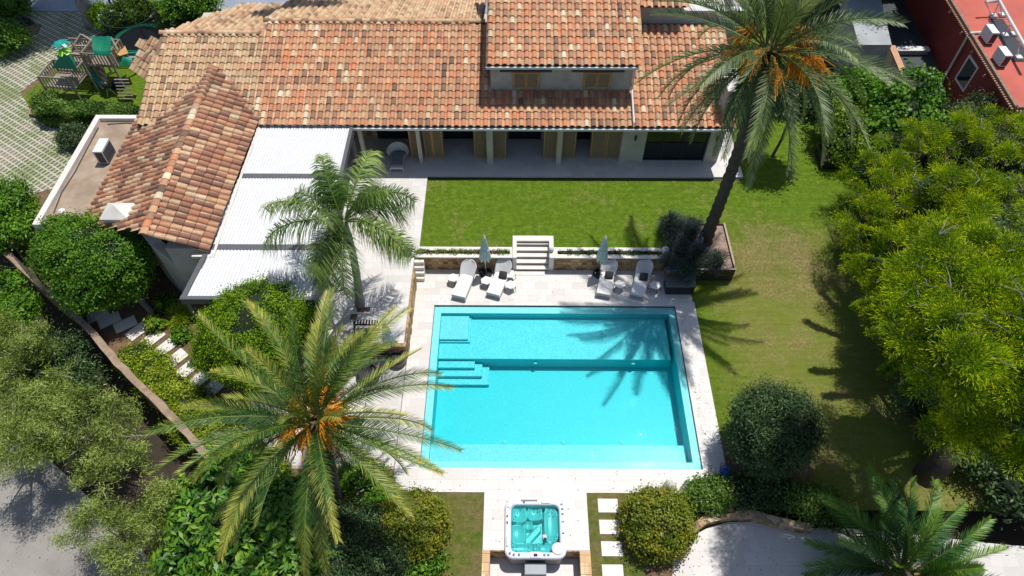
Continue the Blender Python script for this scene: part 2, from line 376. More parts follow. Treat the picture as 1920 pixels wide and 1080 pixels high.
# ---------------------------------------------------------------- foliage
def unit(a): return a/np.maximum(np.linalg.norm(a,axis=-1,keepdims=True),1e-9)
def leafquads(Pt,Nn,size,asp,spread=.8):
    n=len(Pt); nn=unit(Nn+rng.normal(0,spread,(n,3))); t=unit(np.cross(nn,rng.normal(0,1,(n,3)))); b=np.cross(nn,t)
    s=size*rng.uniform(.65,1.3,(n,1)); V=np.empty((n,4,3))
    V[:,0]=Pt-t*s*.5; V[:,1]=Pt+b*s*asp*.5+nn*s*.08; V[:,2]=Pt+t*s*.5; V[:,3]=Pt-b*s*asp*.5+nn*s*.08
    return V.reshape(-1,3)
_ico=None
def ico():
    global _ico
    if _ico is None:
        bm=bmesh.new(); bmesh.ops.create_icosphere(bm,subdivisions=3,radius=1); _ico=(np.array([v.co[:] for v in bm.verts]),np.array([[v.index for v in f.verts] for f in bm.faces])); bm.free()
    return _ico
def crown(name,lobes,n,size,mat,parent,clumps=60,cr=.3,asp=.5,core=.72,spread=.8,lo=-.35,jit=(.75,1.03),tuft=False):
    lob=np.array([l if len(l)==6 else (*l[:3],l[3],l[3],l[3]) for l in lobes],float)
    w=(lob[:,3]*lob[:,4])**1.0; w/=w.sum(); cc=[];cd=[]
    while len(cc)<clumps:
        i=rng.choice(len(lob),p=w); d=unit(rng.normal(0,1,3))
        if d[2]<lo and rng.random()<.85: continue
        p=lob[i,:3]+d*lob[i,3:]*rng.uniform(*jit)
        q=(p-lob[:,:3])/lob[:,3:]; r=np.linalg.norm(q,axis=1); r[i]=9
        if (r<.72).any() and rng.random()<.9: continue
        cc.append(p); cd.append(d)
    cc=np.array(cc); cd=np.array(cd); crn=rng.random(len(cc))
    k=rng.integers(0,len(cc),n); off=rng.normal(0,1,(n,3))*cr*rng.uniform(.6,1.1,(n,1))
    off-=cd[k]*np.maximum(0,-(off*cd[k]).sum(1,keepdims=True))*.3
    Pt=cc[k]+off*np.array([1,1,.7]); Nn=cd[k]*.7+unit(off)*.5+np.array([0,0,.35])
    if tuft: # needles: long thin, pointing outwards of the clump
        o=unit(off+cd[k]*cr*.8+rng.normal(0,.25*cr,(n,3))); s=size*rng.uniform(.6,1.2,(n,1)); b=unit(np.cross(o,rng.normal(0,1,(n,3))))*size*asp*.5
        V=np.empty((n,4,3)); V[:,0]=Pt-b*.5; V[:,1]=Pt+b*.5; V[:,2]=Pt+o*s+b; V[:,3]=Pt+o*s-b; V=V.reshape(-1,3)
    else: V=leafquads(Pt,Nn,size,asp,spread)
    ht=np.clip((off*cd[k]).sum(1)/cr*.5+.5,0,1)  # outward leaves of each clump turn lighter, sunlit tops put into the colour
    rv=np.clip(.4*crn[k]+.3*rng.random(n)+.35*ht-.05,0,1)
    Q=np.arange(n*4).reshape(-1,4); rnd=np.repeat(rv,4); T=None; mi=np.zeros(n,int)
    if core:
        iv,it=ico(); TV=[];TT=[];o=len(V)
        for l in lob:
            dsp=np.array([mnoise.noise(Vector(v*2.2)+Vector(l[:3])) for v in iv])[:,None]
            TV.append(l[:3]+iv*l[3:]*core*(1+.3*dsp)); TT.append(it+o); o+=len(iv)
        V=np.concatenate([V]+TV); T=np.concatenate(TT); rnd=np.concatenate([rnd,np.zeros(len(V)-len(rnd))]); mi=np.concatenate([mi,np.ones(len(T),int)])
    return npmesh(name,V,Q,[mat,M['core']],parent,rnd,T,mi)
def trunk(parent,pts,rad,mat='bark',name='trunk',seg=10):
    mb=MB(); P_=[Vector(p) for p in pts]; o=[];r=[]
    for i in range(len(P_)-1):
        for j in range(6):
            t=j/6; o.append(P_[i].lerp(P_[i+1],t)+Vector((random.uniform(-1,1),random.uniform(-1,1),0))*rad[i]*.12); r.append((rad[i]*(1-t)+rad[i+1]*t)*random.uniform(.92,1.08))
    o.append(P_[-1]); r.append(rad[-1]); mb.tube(o,r,seg); return obj(name,mb,M[mat],parent,True)
def tree(name,label,base,lobes,n,size,mat,clumps=60,cr=.3,trad=.15,cat='tree',group=None,bark='bark',limbs=4,**k):
    t=thing(name,label,cat,base,group); b=Vector(base); c=np.mean(np.array([l[:3] for l in lobes]),axis=0); c=Vector(c)
    mb=MB(); fork=b.lerp(c,.6)
    trunk(t,[b-Vector((0,0,.1)),b.lerp(fork,.5)+Vector((.1,.05,0)),fork,c],[trad*1.3,trad,trad*.8,trad*.35],bark)
    for i in range(limbs):
        l=lobes[i%len(lobes)]; r=l[3]; a=random.uniform(0,2*PI)
        e=Vector(l[:3])+Vector((math.cos(a),math.sin(a),random.uniform(.1,.6)))*r*.8
        mb.tube([fork,fork.lerp(e,.5)+Vector((0,0,.15*r)),e],[trad*.55,trad*.3,trad*.1],6)
    obj('limbs',mb,M[bark],t,True)
    crown('crown',lobes,n,size,mat,t,clumps,cr,**k); return t
def shrub(name,label,lobes,n,size,mat,cat='shrub',group=None,flowers=None,stem=True,**k):
    base=(lobes[0][0],lobes[0][1],lobes[0][2]-(lobes[0][5] if len(lobes[0])==6 else lobes[0][3]))
    t=thing(name,label,cat,base,group); crown('foliage',lobes,n,size,mat,t,**k)
    if stem: obj('stem',MB().tube([(base[0],base[1],base[2]-.2),(lobes[0][0],lobes[0][1],lobes[0][2])],[.07,.04],6),M['bark'],t,True)
    if flowers:
        mname,cnt,sz=flowers; blossoms(t,lobes,cnt,sz,M[mname])
    return t
def blossoms(t,lobes,cnt,sz,m):
    mb=MB()
    for i in range(cnt):
        l=random.choice(lobes); r=(l[3:] if len(l)==6 else (l[3],)*3); d=Vector((random.gauss(0,1),random.gauss(0,1)-.3,abs(random.gauss(0,1))+.4)).normalized()
        p=(l[0]+d.x*r[0]*1.03,l[1]+d.y*r[1]*1.03,l[2]+d.z*r[2]*1.03); mb.ball(p,sz*random.uniform(.6,1.2),6,4,(1,1,.6))
    obj('flowers',mb,m,t,True)
def hedge(name,label,box,n,size,mat,rz=0,cat='hedge',group=None,rnd_=.12,cr=.16,core=True):
    x0,y0,z0,x1,y1,z1=box; cx,cy=(x0+x1)/2,(y0+y1)/2; t=thing(name,label,cat,(cx,cy,z0),group)
    dims=np.array([x1-x0,y1-y0,z1-z0]); ax=rng.choice(5,n,p=np.array([dims[1]*dims[2],dims[1]*dims[2],dims[0]*dims[2],dims[0]*dims[2],dims[0]*dims[1]*1.3])/(2*dims[1]*dims[2]+2*dims[0]*dims[2]+1.3*dims[0]*dims[1]))
    Pt=rng.uniform(-.5,.5,(n,3)); Nn=np.zeros((n,3))
    for a,(d,s) in enumerate(((0,-.5),(0,.5),(1,-.5),(1,.5),(2,.5))): Pt[ax==a,d]=s; Nn[ax==a,d]=s*2
    W=Pt*dims; b=np.array([mnoise.noise(Vector(w*1.3)) for w in W])[:,None]
    # round the edges
    ed=np.abs(Pt)*2; rr=np.clip((ed.sum(1)-2.0),0,1)[:,None]; W=W*(1-.12*rr)+Nn*b*rnd_+rng.normal(0,.05,(n,3))
    c,s=math.cos(rz),math.sin(rz)
    def rot(A): return np.stack([A[:,0]*c-A[:,1]*s,A[:,0]*s+A[:,1]*c,A[:,2]],1)
    V=leafquads(rot(W)+np.array([cx,cy,(z0+z1)/2]),rot(Nn),size,.6); rv=np.clip(.5*rng.random(n)+.25+b[:,0]*.6,0,1)
    npmesh('foliage',V,np.arange(n*4).reshape(-1,4),mat,t,np.repeat(rv,4))
    i=.07; obj('branches',MB().box(x0+i,y0+i,z0,x1-i,y1-i,z1-i*1.5,rz,(cx,cy)),M['core'],t); return t  # solid dark box, the shaded inside of the hedge put into its colour
def palm(name,label,base,top,nf,FL,mat,fkr=(.1,.25),*,style='date',trad=.28,emin=-50,emax=80,seed=1,fruit=0,group=None,leafw=.036,npl=64,bark='bark',dead=0,azs=None,LL=.42,stub=True,ring=.12):
    rd=random.Random(seed); t=thing(name,label,'palm tree',base,group); b=Vector(base); tp=Vector(top)
    pts=[];rad=[]; K=46
    for i in range(K+1):
        u=i/K; p=b.lerp(tp,u)+Vector((math.sin(u*PI)*.12,0,0)); pts.append(p); rad.append(trad*(1+.45*math.exp(-u*9))*(1+ring*(1 if i%2 else -1)*.5)*(1+.05*rd.uniform(-1,1)))
    obj('trunk',MB().tube(pts,rad,14),M[bark],t,True)
    if stub: # leaf-base boss under the crown
        mb=MB(); 
        for i in range(70):
            a=rd.uniform(0,2*PI); z=rd.uniform(-1.1,.15); d=Vector((math.cos(a),math.sin(a),.6)); s=tp+Vector((0,0,z)); mb.tube([s+d*trad*.6,s+d*(trad*1.25+.12)],[.07,.03],5)
        obj('leaf_bases',mb,M['dead'],t)
    V=[];Q=[];Tr=[];rn=[]; rach=MB(); st=MB(); 
    for f in range(nf+dead):
        isd=f>=nf; g=f/nf if not isd else 1
        az=(f*2.39996+rd.uniform(-.25,.25)) if azs is None or f>=len(azs) else azs[f]
        e0=R(emax+(emin-emax)*(g**.85)+rd.uniform(-8,8)) if not isd else R(rd.uniform(-75,-45)); bend=R({'date':62,'queen':115,'low':55}[style])*rd.uniform(.75,1.2)*(1 if g>.15 else .5)
        Lf=FL*rd.uniform(.88,1.08)*(.7 if isd else 1)*(.82 if g<.12 else 1); tw=rd.uniform(-.45,.45); roll=rd.uniform(-.8,.8)
        pp=tp+Vector((math.cos(az),math.sin(az),.2))*trad*.7; el=e0; K=18; ps=[pp.copy()];ts=[]
        for i in range(K):
            u=i/K; el=e0-bend*u**1.25; el=max(el,R(-86)); a2=az+tw*u; d=Vector((math.cos(el)*math.cos(a2),math.cos(el)*math.sin(a2),math.sin(el))); pp=pp+d*Lf/K; ps.append(pp.copy()); ts.append(d)
        ts.append(ts[-1]); (rach).tube(ps,[.035*(1-.8*i/K)+.006 for i in range(K+1)],5)
        fr=rd.uniform(-.22,.25)+(.25*(1-g) if style=='low' else .08)
        for s in (-1,1):
            for j in range(npl):
                u=.14+.86*(j+rd.random()*.6)/npl; x=u*K; i=min(int(x),K-1); q=ps[i].lerp(ps[i+1],x-i); d=ts[i]
                side=d.cross(Vector((0,0,1)));
                if side.length<.05: side=Vector((math.sin(az),-math.cos(az),0))
                side.normalize(); up=side.cross(d).normalized()
                side,up=side*math.cos(roll)+up*math.sin(roll),up*math.cos(roll)-side*math.sin(roll)
                prof=min(1,(u-.08)*5)*(1-.62*max(0,(u-.55)/.45)**1.5)*LL*FL/4.6*2.0*rd.uniform(.7,1.12)
                if style=='queen':
                    ld=(side*s*rd.uniform(.5,1)+d*.5+up*rd.uniform(-.6,.6)).normalized(); dr=1.25
                else: ld=(side*s*(.62 if style=='date' else .75)+d*(.55+.6*u)+up*(.38+rd.uniform(-.22,.22))).normalized(); dr=.12
                e=q+ld*prof; e.z-=dr*prof*.55; m_=q+ld*prof*.5; m_.z-=dr*prof*.1
                w=d*leafw*.5; n=len(V); V+=[tuple(q-w),tuple(q+w),tuple(m_+w*1.1),tuple(m_-w*1.1),tuple(e)]
                Q.append((n,n+1,n+2,n+3)); Tr.append((n+3,n+2,n+4)); c=min(1,max(0,.18+fr+.5*u*u+rd.uniform(-.22,.28))) if not isd else .1
                rn+=[c]*4+[min(1,c+.2)]
    fo=npmesh('fronds',V,Q,mat,t,rn,Tr)
    obj('frond_stems',rach,M['stemgreen'],t,True)
    for k in range(fruit):
        az=rd.uniform(0,2*PI); mb=MB(); s=tp+Vector((math.cos(az),math.sin(az),0))*trad; fk=rd.uniform(*fkr); e=s+Vector((math.cos(az)*FL*fk,math.sin(az)*FL*fk,.35+rd.uniform(-.2,.35))); mb.tube([s,s.lerp(e,.5)+Vector((0,0,.15)),e],[.035,.03,.02],5)
        for i in range(75):
            d=Vector((math.cos(az)*.8+rd.gauss(0,.35),math.sin(az)*.8+rd.gauss(0,.35),rd.uniform(-1.1,.05))); l=rd.uniform(.35,.75)
            q=e+Vector((rd.uniform(-.05,.05),)*3); m2=q+d*l*.5+Vector((0,0,.05)); mb.tube([q,m2,q+d*l+Vector((0,0,-.15))],[.012,.014,.02],4)
        obj('date_stalk',mb,M['orange'],t)
    return t
M['stemgreen']=simple('green_stem',(.12,.16,.03),.5,.2,5)
# ---------------------------------------------------------------- world, sun, camera
w=bpy.data.worlds.new('World'); S.world=w; w.use_nodes=True; nt=w.node_tree; bg=nt.nodes['Background']; sk=nt.nodes.new('ShaderNodeTexSky')
sdir=Vector((.22,.275,1)).normalized(); sk.sky_type='NISHITA'; sk.sun_disc=False; sk.sun_elevation=math.asin(sdir.z); sk.sun_rotation=math.atan2(sdir.x,sdir.y)
nt.links.new(sk.outputs[0],bg.inputs[0]); bg.inputs[1].default_value=.105
sl=bpy.data.lights.new('sun','SUN'); sl.energy=4.45; sl.angle=R(.53); sl.color=(1,.965,.91); so=bpy.data.objects.new('sun',sl); C.objects.link(so); so.rotation_euler=sdir.to_track_quat('Z','Y').to_euler()
cam=bpy.data.cameras.new('camera'); cam.sensor_width=36; cam.lens=24.; cam.clip_end=800; co=bpy.data.objects.new('camera',cam); C.objects.link(co)
co.location=(0,0,H); co.rotation_euler=(PI/2-TH,0,YAW); S.camera=co
S.view_settings.view_transform='Standard'; S.view_settings.look='None'; S.view_settings.exposure=0
S.cycles.max_bounces=8; S.cycles.transparent_max_bounces=16
# ================================================================ SETTING
struct('ground',MB().quad((-300,-200,-1.35),(300,-200,-1.35),(300,400,-1.35),(-300,400,-1.35)),M['dirt'])
# garden terrace fill (everything inside the boundary wall)
gp=[(-75,95),(-75,26),(-27.6,24.2),(-26.3,22.7),(-20.8,18.4),(-11.8,11.35),(-7.6,6.6),(-7.0,2),(-1.2,2),(-1.2,10.12),(-4.95,10.12),(-4.95,11.22),(-11.6,11.22),(-11.6,16.4),(-5.05,16.4),(-5.05,27),(8,27),(8,95)]
struct('garden_soil',MB().prism(gp,-1.34,-.04),M['soil'])
# paved pool deck round the basin
dk=MB()
for b in ((-4.93,10.14,-3.905,21.7),(7.825,10.14,8.8,21.7),(-3.905,10.14,7.825,11.155),(-3.905,19.475,7.825,21.7),(-1.18,7.87,-.27,10.14),(1.98,7.87,2.95,10.14),(-.27,9.78,1.98,10.14)): dk.box(b[0],b[1],-1.3,b[2],b[3],0)
struct('pool_deck',dk,M['trav'])
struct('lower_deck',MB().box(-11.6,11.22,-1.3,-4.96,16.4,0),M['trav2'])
struct('lower_terrace_edge',MB().box(-11.6,11.1,-1.3,-4.96,11.215,-.02),M['riser'])
struct('upper_terrace',MB().box(-13.6,16.62,-1.3,-4.98,31.5,1).box(-4.98,22.36,-1.3,-4.78,27.45,1).box(-4.98,27.45,-1.3,12.46,31.5,1.0),M['trav'])
struct('terrace_step_shadow_strip',MB().box(-4.77,27.3,.5,12.4,27.44,.9),M['corten'])  # dark strip stands for the step's shadow along the lawn
# lawn: upper level between house and pool, then a slope on the right
def hgt(x,y):
    s=lambda t:max(0,min(1,t))**2*(3-2*max(0,min(1,t)))
    z=s((y-19.5)/5.5)*.9
    if y>22.2: k=s((12-x)/2.5) if x>9.5 else 1; z=z*(1-k)+.9*k
    return z-.012 +.02*mnoise.noise(Vector((x*.3,y*.3,0)))
def inlawn(x,y):
    if y>=22.34 and y<27.5 and -4.78<x<8.8: return not(-.1<x<1.95 and y<23.1)
    if x<8.79 and y<22.34: return False
    if 8.79<x<26 and 9.5<y<=27 or 8.79<x<=12.3 and 27<y<27.4: return True
    if 12.3<x<18.5 and y>27: return True
    return False
mb=MB(); idx={}; g=.25
def gv(i,j):
    if (i,j) not in idx: x=-4.78+i*g; y=2.0+j*g; idx[(i,j)]=len(mb.v); mb.v.append((x,y,hgt(x,y)))
    return idx[(i,j)]
for i in range(int(40/g)):
    for j in range(int(46/g)):
        x=-4.78+(i+.5)*g; y=2.0+(j+.5)*g
        if x>34 or y>46: continue
        if inlawn(x,y): mb.f.append((gv(i,j),gv(i+1,j),gv(i+1,j+1),gv(i,j+1)))
struct('lawn',mb,M['lawn'],smooth=True)
struct('side_lawn',MB().prism([(2.96,2),(5.0,2),(6.4,9.2),(8.79,9.4),(8.79,10.13),(2.96,10.13)],-1.3,-.02),M['drylawn'])
struct('shrub_bed',MB().prism([(5.01,4),(6.0,7.0),(6.41,9.2),(7.4,9.75),(9.3,9.95),(12.3,9.47),(12.4,12.5),(8.81,12.5),(8.81,9.4),(5.01,9.4)],-1.3,.0),M['soil'])
struct('grass_strip',MB().box(-3.2,2,-1.3,-1.19,10.13,-.02),M['drylawn'])
# driveway with grass grid pavers, street and road
struct('driveway',MB().prism([(-75,26.5),(-27.8,26.5),(-25.5,27.5),(-23,28.8),(-23,33),(-29,33),(-31.5,36),(-29,42.3),(-25,45.2),(-37,45.2),(-39,40),(-46,33)],-.05,-.01),M['paver'])
struct('street',MB().box(-90,45.3,-.05,8,95,-.012),M['street'])
struct('grass_verge',MB().prism([(-44,42),(-38.5,40),(-33,34.7),(-35,33.2),(-50,33.2)],-.05,.02),M['lawn'])
struct('play_lawn',MB().prism([(-31.2,35.6),(-28.7,33.2),(-23,33.2),(-20.5,36),(-20,42),(-28.6,42)],-.05,.0),M['lawn'])
struct('road',MB().prism([(-60,19),(-30,19),(-12,6),(-6,-6),(-60,-6)],-1.36,-1.3),M['asphalt'])
# stone patio, lower right
pf=[(1258,1054),(1301,1004),(1330,988),(1366,979),(1415,978),(1460,984),(1523,990),(1600,990),(1880,1021)]
wp=[P(x,y,-.5)[:2] for x,y in pf]
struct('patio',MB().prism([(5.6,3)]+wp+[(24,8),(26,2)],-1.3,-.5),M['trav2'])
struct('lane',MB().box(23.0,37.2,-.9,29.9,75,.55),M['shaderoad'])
# ---------------------------------------------------------------- swimming pool
pool=thing('swimming_pool','large rectangular turquoise swimming pool filled to the pale stone deck','swimming pool',(1.96,15.3,0))
X0,X1,Y0,Y1=-3.89,7.81,11.17,19.46; a0,a1,b0,b1=-3.56,7.49,11.5,19.08
obj('ledge',MB().box(X0,b1,-1.5,X1,Y1,-.12).box(X0,Y0,-1.5,X1,b0,-.12).box(X0,b0,-1.5,a0,b1,-.12).box(a1,b0,-1.5,X1,b1,-.12),M['m_ledge'],pool)
obj('shallow_floor',MB().box(a0,16.75,-1.5,a1-.15,b1,-.52),M['m_shal'],pool)
obj('deep_floor',MB().box(a0,12.37,-1.6,a1,16.75,-1.25).box(a1-.15,16.75,-1.6,a1,b1,-.9),M['m_deep'],pool)
obj('shelf',MB().box(a0,b0,-1.5,a1-.22,12.37,-.36).box(a1-.22,b0,-1.6,a1,12.37,-.9),M['m_shelf'],pool)
obj('side_wall',MB().box(a0-.02,b0,-1.6,a0+.004,b1,-.13).box(a1-.004,b0,-1.6,a1+.02,b1,-.13).box(a0,b1-.004,-1.6,a1,b1+.02,-.13).box(a0,16.74,-1.6,a1-.15,16.747,-.525),M['m_deep'],pool)
obj('platform',MB().box(a0+.003,17.68,-.6,-2.2,b1-.02,-.30),M['m_shelf'],pool,bevel=.02); obj('platform_step',MB().box(a0+.003,17.6,-.6,-2.1,b1-.02,-.42),M['m_shal'],pool,bevel=.02)
for i,(x,y,z) in enumerate(((-1.85,16.35,-.68),(-1.5,16.0,-.86),(-1.17,15.66,-1.05))): obj('step',MB().box(a0+.003,y,-1.55,x,16.74-i*.002,z),M['m_shal'],pool,bevel=.02)
obj('water',MB().quad((X0,Y0,-.035),(X1,Y0,-.035),(X1,Y1,-.035),(X0,Y1,-.035)),M['water'],pool)
obj('overflow_slot',MB().box(X0-.014,Y0-.014,-.3,X0-.001,Y1+.014,-.05).box(X1+.001,Y0-.014,-.3,X1+.014,Y1+.014,-.05).box(X0,Y0-.014,-.3,X1,Y0-.001,-.05).box(X0,Y1+.001,-.3,X1,Y1+.014,-.05),M['dark'],pool)
for x in (-.4,2.2,4.8): obj('pool_light',MB().lathe((x,12.9,-1.25),[(.09,0),(.09,.02),(.06,.03)],12),M['m_shelf'],pool)
for x in (1.0,5.6):
    obj('wall_light',MB().lathe((x,16.7,-.75),[(.1,0),(.08,.02)],12),M['m_shal'],pool)
# ---------------------------------------------------------------- retaining walls with flower troughs and steps
def trough(label,x0,x1):
    t=thing('retaining_wall',label,'retaining wall',(x0,21.7,0),'stone retaining walls with flower troughs')
    obj('stone_face',MB().box(x0,21.71,0,x1,22.32,.93),M['stone'],t)
    obj('coping',MB().box(x0-.02,21.66,.93,x1,21.9,1.0).box(x0-.02,22.12,.93,x1,22.36,1.0).box(x0-.02,21.9,.93,x0+.16,22.12,1.0).box(x1-.12,21.9,.93,x1,22.12,1.0),M['coping'],t,bevel=.012)
    obj('trough_soil',MB().box(x0+.16,21.9,.9,x1-.12,22.12,.95),M['soil'],t); return t
trough('ochre stone wall with pink flower trough left of the white steps',-5.0,-.12)
trough('ochre stone wall with leafy trough right of the white steps',1.98,7.55)
st=thing('garden_steps','pale stone steps rising from pool deck to upper lawn','steps',(.93,21.7,0))
obj('cheek',MB().box(-.11,21.66,0,.1,23.12,1.0),M['coping'],st,bevel=.012); obj('cheek',MB().box(1.73,21.66,0,1.96,23.12,1.0),M['coping'],st,bevel=.012)
for i in range(5): obj('tread',MB().box(.1,21.63+i*.27-.02,.125+i*.167,1.73,21.63+(i+1)*.27,.167+i*.167),M['coping'],st)
obj('riser',MB().box(.1,21.66,0,1.73,21.9,.125).box(.1,21.9,0,1.73,22.17,.292).box(.1,22.17,0,1.73,22.44,.459).box(.1,22.44,0,1.73,22.71,.626).box(.1,22.71,0,1.73,22.8,.793),M['riser'],st)
obj('landing',MB().box(.1,22.78,.9,1.73,23.12,1.0),M['coping'],st)
obj('foot_slab',MB().box(-.05,21.35,.002,1.55,21.63,.02),M['coping'],st)
rw=thing('side_retaining_wall','narrow rough ochre stone wall between upper terrace and pool deck','retaining wall',(-4.95,16.6,0))
mbw=MB(); ys=np.linspace(16.62,20.9,16)
for i in range(15):
    e=.05*mnoise.noise(Vector((i*.9,0,0))); mbw.box(-4.975,ys[i],0,-4.87+e,ys[i+1],.985)
obj('stone_face',mbw,M['stone'],rw); obj('end_face',MB().box(-11.6,16.45,0,-4.9,16.61,.98),M['stone'],rw)
ss=thing('side_steps','small flight of white steps beside the ochre wall','steps',(-4.7,21.0,0))
for i in range(4): obj('tread',MB().box(-4.97,20.92+i*.17,.002,-4.5,21.09+i*.17,.22*(i+1)),M['coping'],ss)
# boundary wall
def polywall(name,label,cat,px,z,h,w,m,capm,base=-1.3,cap=.08):
    pts=[Vector((*P(x,y,z)[:2],0)) for x,y in px]; t=thing(name,label,cat,(pts[0].x,pts[0].y,base)); a=MB(); c=MB()
    L_=[];R_=[]
    for i,p in enumerate(pts):
        d=((pts[min(i+1,len(pts)-1)]-pts[max(i-1,0)])).normalized(); n=Vector((-d.y,d.x,0)); L_.append(p+n*w/2);R_.append(p-n*w/2)
    def ring(mb,Lq,Rq,z0,z1):
        n=len(mb.v); k=len(Lq)
        for l,r in zip(Lq,Rq): mb.v+=[(l.x,l.y,z0),(r.x,r.y,z0),(r.x,r.y,z1),(l.x,l.y,z1)]
        for i in range(k-1):
            for j in range(4): mb.f.append((n+i*4+j,n+i*4+(j+1)%4,n+i*4+4+(j+1)%4,n+i*4+4+j))
        mb.f+=[(n+3,n+2,n+1,n),tuple(n+(k-1)*4+j for j in range(4))]
    ring(a,L_,R_,base,z-cap); obj('wall_body',a,m,t)
    L2=[p+(p-q)*.12*random.uniform(-.6,1.4) for p,q in zip(L_,R_)]; R2=[q+(q-p)*.12*random.uniform(-.6,1.4) for p,q in zip(L_,R_)]
    ring(c,L2,R2,z-cap,z); obj('coping',c,capm,t); return t
M['capstone']=stonewall('boundary_coping',.5,.5,[(.22,.14,.08),(.5,.34,.2),(.6,.47,.32),(.34,.24,.15)])
M['browncap']=simple('brown_wall_top',(.36,.26,.18),.9,.4,3,.5)
px=[(-60,400),(0,462),(40,500),(85,540),(120,565),(150,600),(185,638),(220,680),(255,715),(300,757),(340,800),(380,845),(430,885),(470,930)]
q=[]
for i in range(len(px)-1):
    for j in range(3): q.append((px[i][0]+(px[i+1][0]-px[i][0])*j/3,px[i][1]+(px[i+1][1]-px[i][1])*j/3))
polywall('boundary_wall','long diagonal stone garden wall between the garden and the road','wall',q,.75,2,.27,M['drystone'],M['browncap'])
cw=[(1290,1006),(1301,991),(1321,974),(1352,966),(1382,962),(1413,964),(1454,974),(1494,984),(1523,989)]
polywall('curved_wall','curved low stone wall edging the lower patio','wall',cw,-.08,2,.3,M['stone'],M['capstone'],-.9,.05)
t=thing('glass_railing','clear glass rail with steel posts along the boundary wall','railing',(*P(40,505,.8)[:2],.75))
a=Vector(P(30,475,.78)); b=Vector(P(82,540,.78)); obj('glass_panel',MB().bar(a+Vector((.1,.1,.45)),b+Vector((.1,.1,.45)),.02,.9),M['net'],t); 
for k in (0,.5,1): obj('post',MB().bar(a.lerp(b,k)+Vector((.1,.1,0)),a.lerp(b,k)+Vector((.1,.1,.95)),.05,.05),M['dark'],t)
# ================================================================ VILLA
villa=thing('villa','large house with terracotta tiled roofs behind the upper lawn','house',(0,30,1))
def tiles(name,poly,mat,pitch=.375,row=.43,skip=None,parent=villa,lift=.0):
    p=[Vector(q) for q in poly]; n=Vector((0,0,0))
    for i in range(len(p)): n+=p[i].cross(p[(i+1)%len(p)])
    n=((p[1]-p[0]).cross(p[2]-p[0])).normalized() if n.length<1e-6 else n.normalized()
    n=((p[1]-p[0]).cross(p[-1]-p[0])).normalized()
    if n.z<0: n=-n
    v=Vector((0,0,1))-n*n.z; v.normalize(); u=v.cross(n).normalized(); o=p[0]
    uv=[((q-o).dot(u),(q-o).dot(v)) for q in p]
    def inside(x,y):
        c=False
        for i in range(len(uv)):
            (x1,y1),(x2,y2)=uv[i],uv[(i+1)%len(uv)]
            if (y1>y)!=(y2>y) and x<(x2-x1)*(y-y1)/(y2-y1)+x1: c=not c
        return c
    u0,u1=min(a for a,_ in uv),max(a for a,_ in uv); v0,v1=min(b for _,b in uv),max(b for _,b in uv)
    V=[];Q=[];rn=[]; K=6
    def add(pts2,r):
        k=len(V); V.extend(tuple(o+u*a+v*b+n*(c+lift)) for a,b,c in pts2); rn.extend([r]*len(pts2)); return k
    nu=int((u1-u0)/pitch)+1; nv=int((v1-v0)/row)+2
    for i in range(nu+1):
        wob=random.uniform(-.012,.012); cb=random.random()
        for j in range(nv):
            cu=u0+(i+.5)*pitch; cv=v0+(j+.45)*row
            if not inside(cu,cv): continue
            wp_=o+u*cu+v*cv
            if skip and skip(wp_): continue
            r=random.random(); r=r*.86+cb*.14; y0=v0+j*row-.03+random.uniform(-.015,.015); y1=y0+row+.07; cu+=wob+random.uniform(-.008,.008); sk=random.uniform(-.012,.012); hh=.125+random.uniform(-.008,.01)
            low=[];up=[]
            for q_ in range(K+1):
                a=PI*q_/K; low.append((cu-math.cos(a)*.138,y0,.035+math.sin(a)*hh)); up.append((cu+sk-math.cos(a)*.112,y1,-.0+math.sin(a)*(hh-.025)))
            k=add(low+up,r)
            for q_ in range(K): Q.append((k+q_,k+q_+1,k+K+1+q_+1,k+K+1+q_))
            # open end lip of the tile
            inn=[(cu-math.cos(PI*q_/K)*.108,y0,.035+math.sin(PI*q_/K)*(hh-.03)) for q_ in range(K+1)]
            k2=add(low+inn,r*.8)
            for q_ in range(K): Q.append((k2+q_+1,k2+q_,k2+K+1+q_,k2+K+1+q_+1))
            r2=min(1,random.random()*.5+.35); cx=cu+pitch/2; hw=pitch/2-.06
            k=add([(cx-hw,y0,.055),(cx,y0,.02),(cx+hw,y0,.055),(cx-hw,y1,.03),(cx,y1,-.005),(cx+hw,y1,.03)],r2); Q+= [(k,k+1,k+4,k+3),(k+1,k+2,k+5,k+4)]
    # deck board underneath
    k=len(V); V.extend(tuple(q+n*(-.03)) for q in p); rn.extend([.05]*len(p)); T=[(k,k+i,k+i+1) for i in range(1,len(p)-1)]
    return npmesh(name,V,Q,mat,parent,rn,T)
def ridge(name,a,b,mat,parent=villa,w=.16,hgt_=.13):
    a=Vector(a);b=Vector(b);d=(b-a);n=int(d.length/.42)+1; d.normalize(); s=d.cross(Vector((0,0,1))).normalized(); up=s.cross(d).normalized(); V=[];Q=[];rn=[]
    for i in range(n):
        r=random.random(); p0=a+d*(i*.42-.02); p1=a+d*(i*.42+.46)
        if (p1-a).length>(b-a).length+.1: p1=b
        k=len(V)
        for q,ww in ((p0,w),(p1,w*.82)):
            for j in range(7): an=PI*j/6; V.append(tuple(q+s*math.cos(an)*ww+up*(math.sin(an)*hgt_*ww/w+.02))); rn.append(r)
        for j in range(6): Q.append((k+j,k+j+1,k+8+j,k+7+j))
    npmesh(name,V,Q,mat,parent,rn)
ZE=3.85; m_=.32; zf=lambda y:ZE+m_*(y-28.15)
blk=lambda p:(-1.35<p.x<6.15 and p.y>30.35)
tiles('front_roof',[(-13.75,28.15,ZE),(11.35,28.15,ZE),(11.35,34.45,zf(34.45)),(-13.75,34.5,zf(34.5))],M['tile_main'],skip=blk)
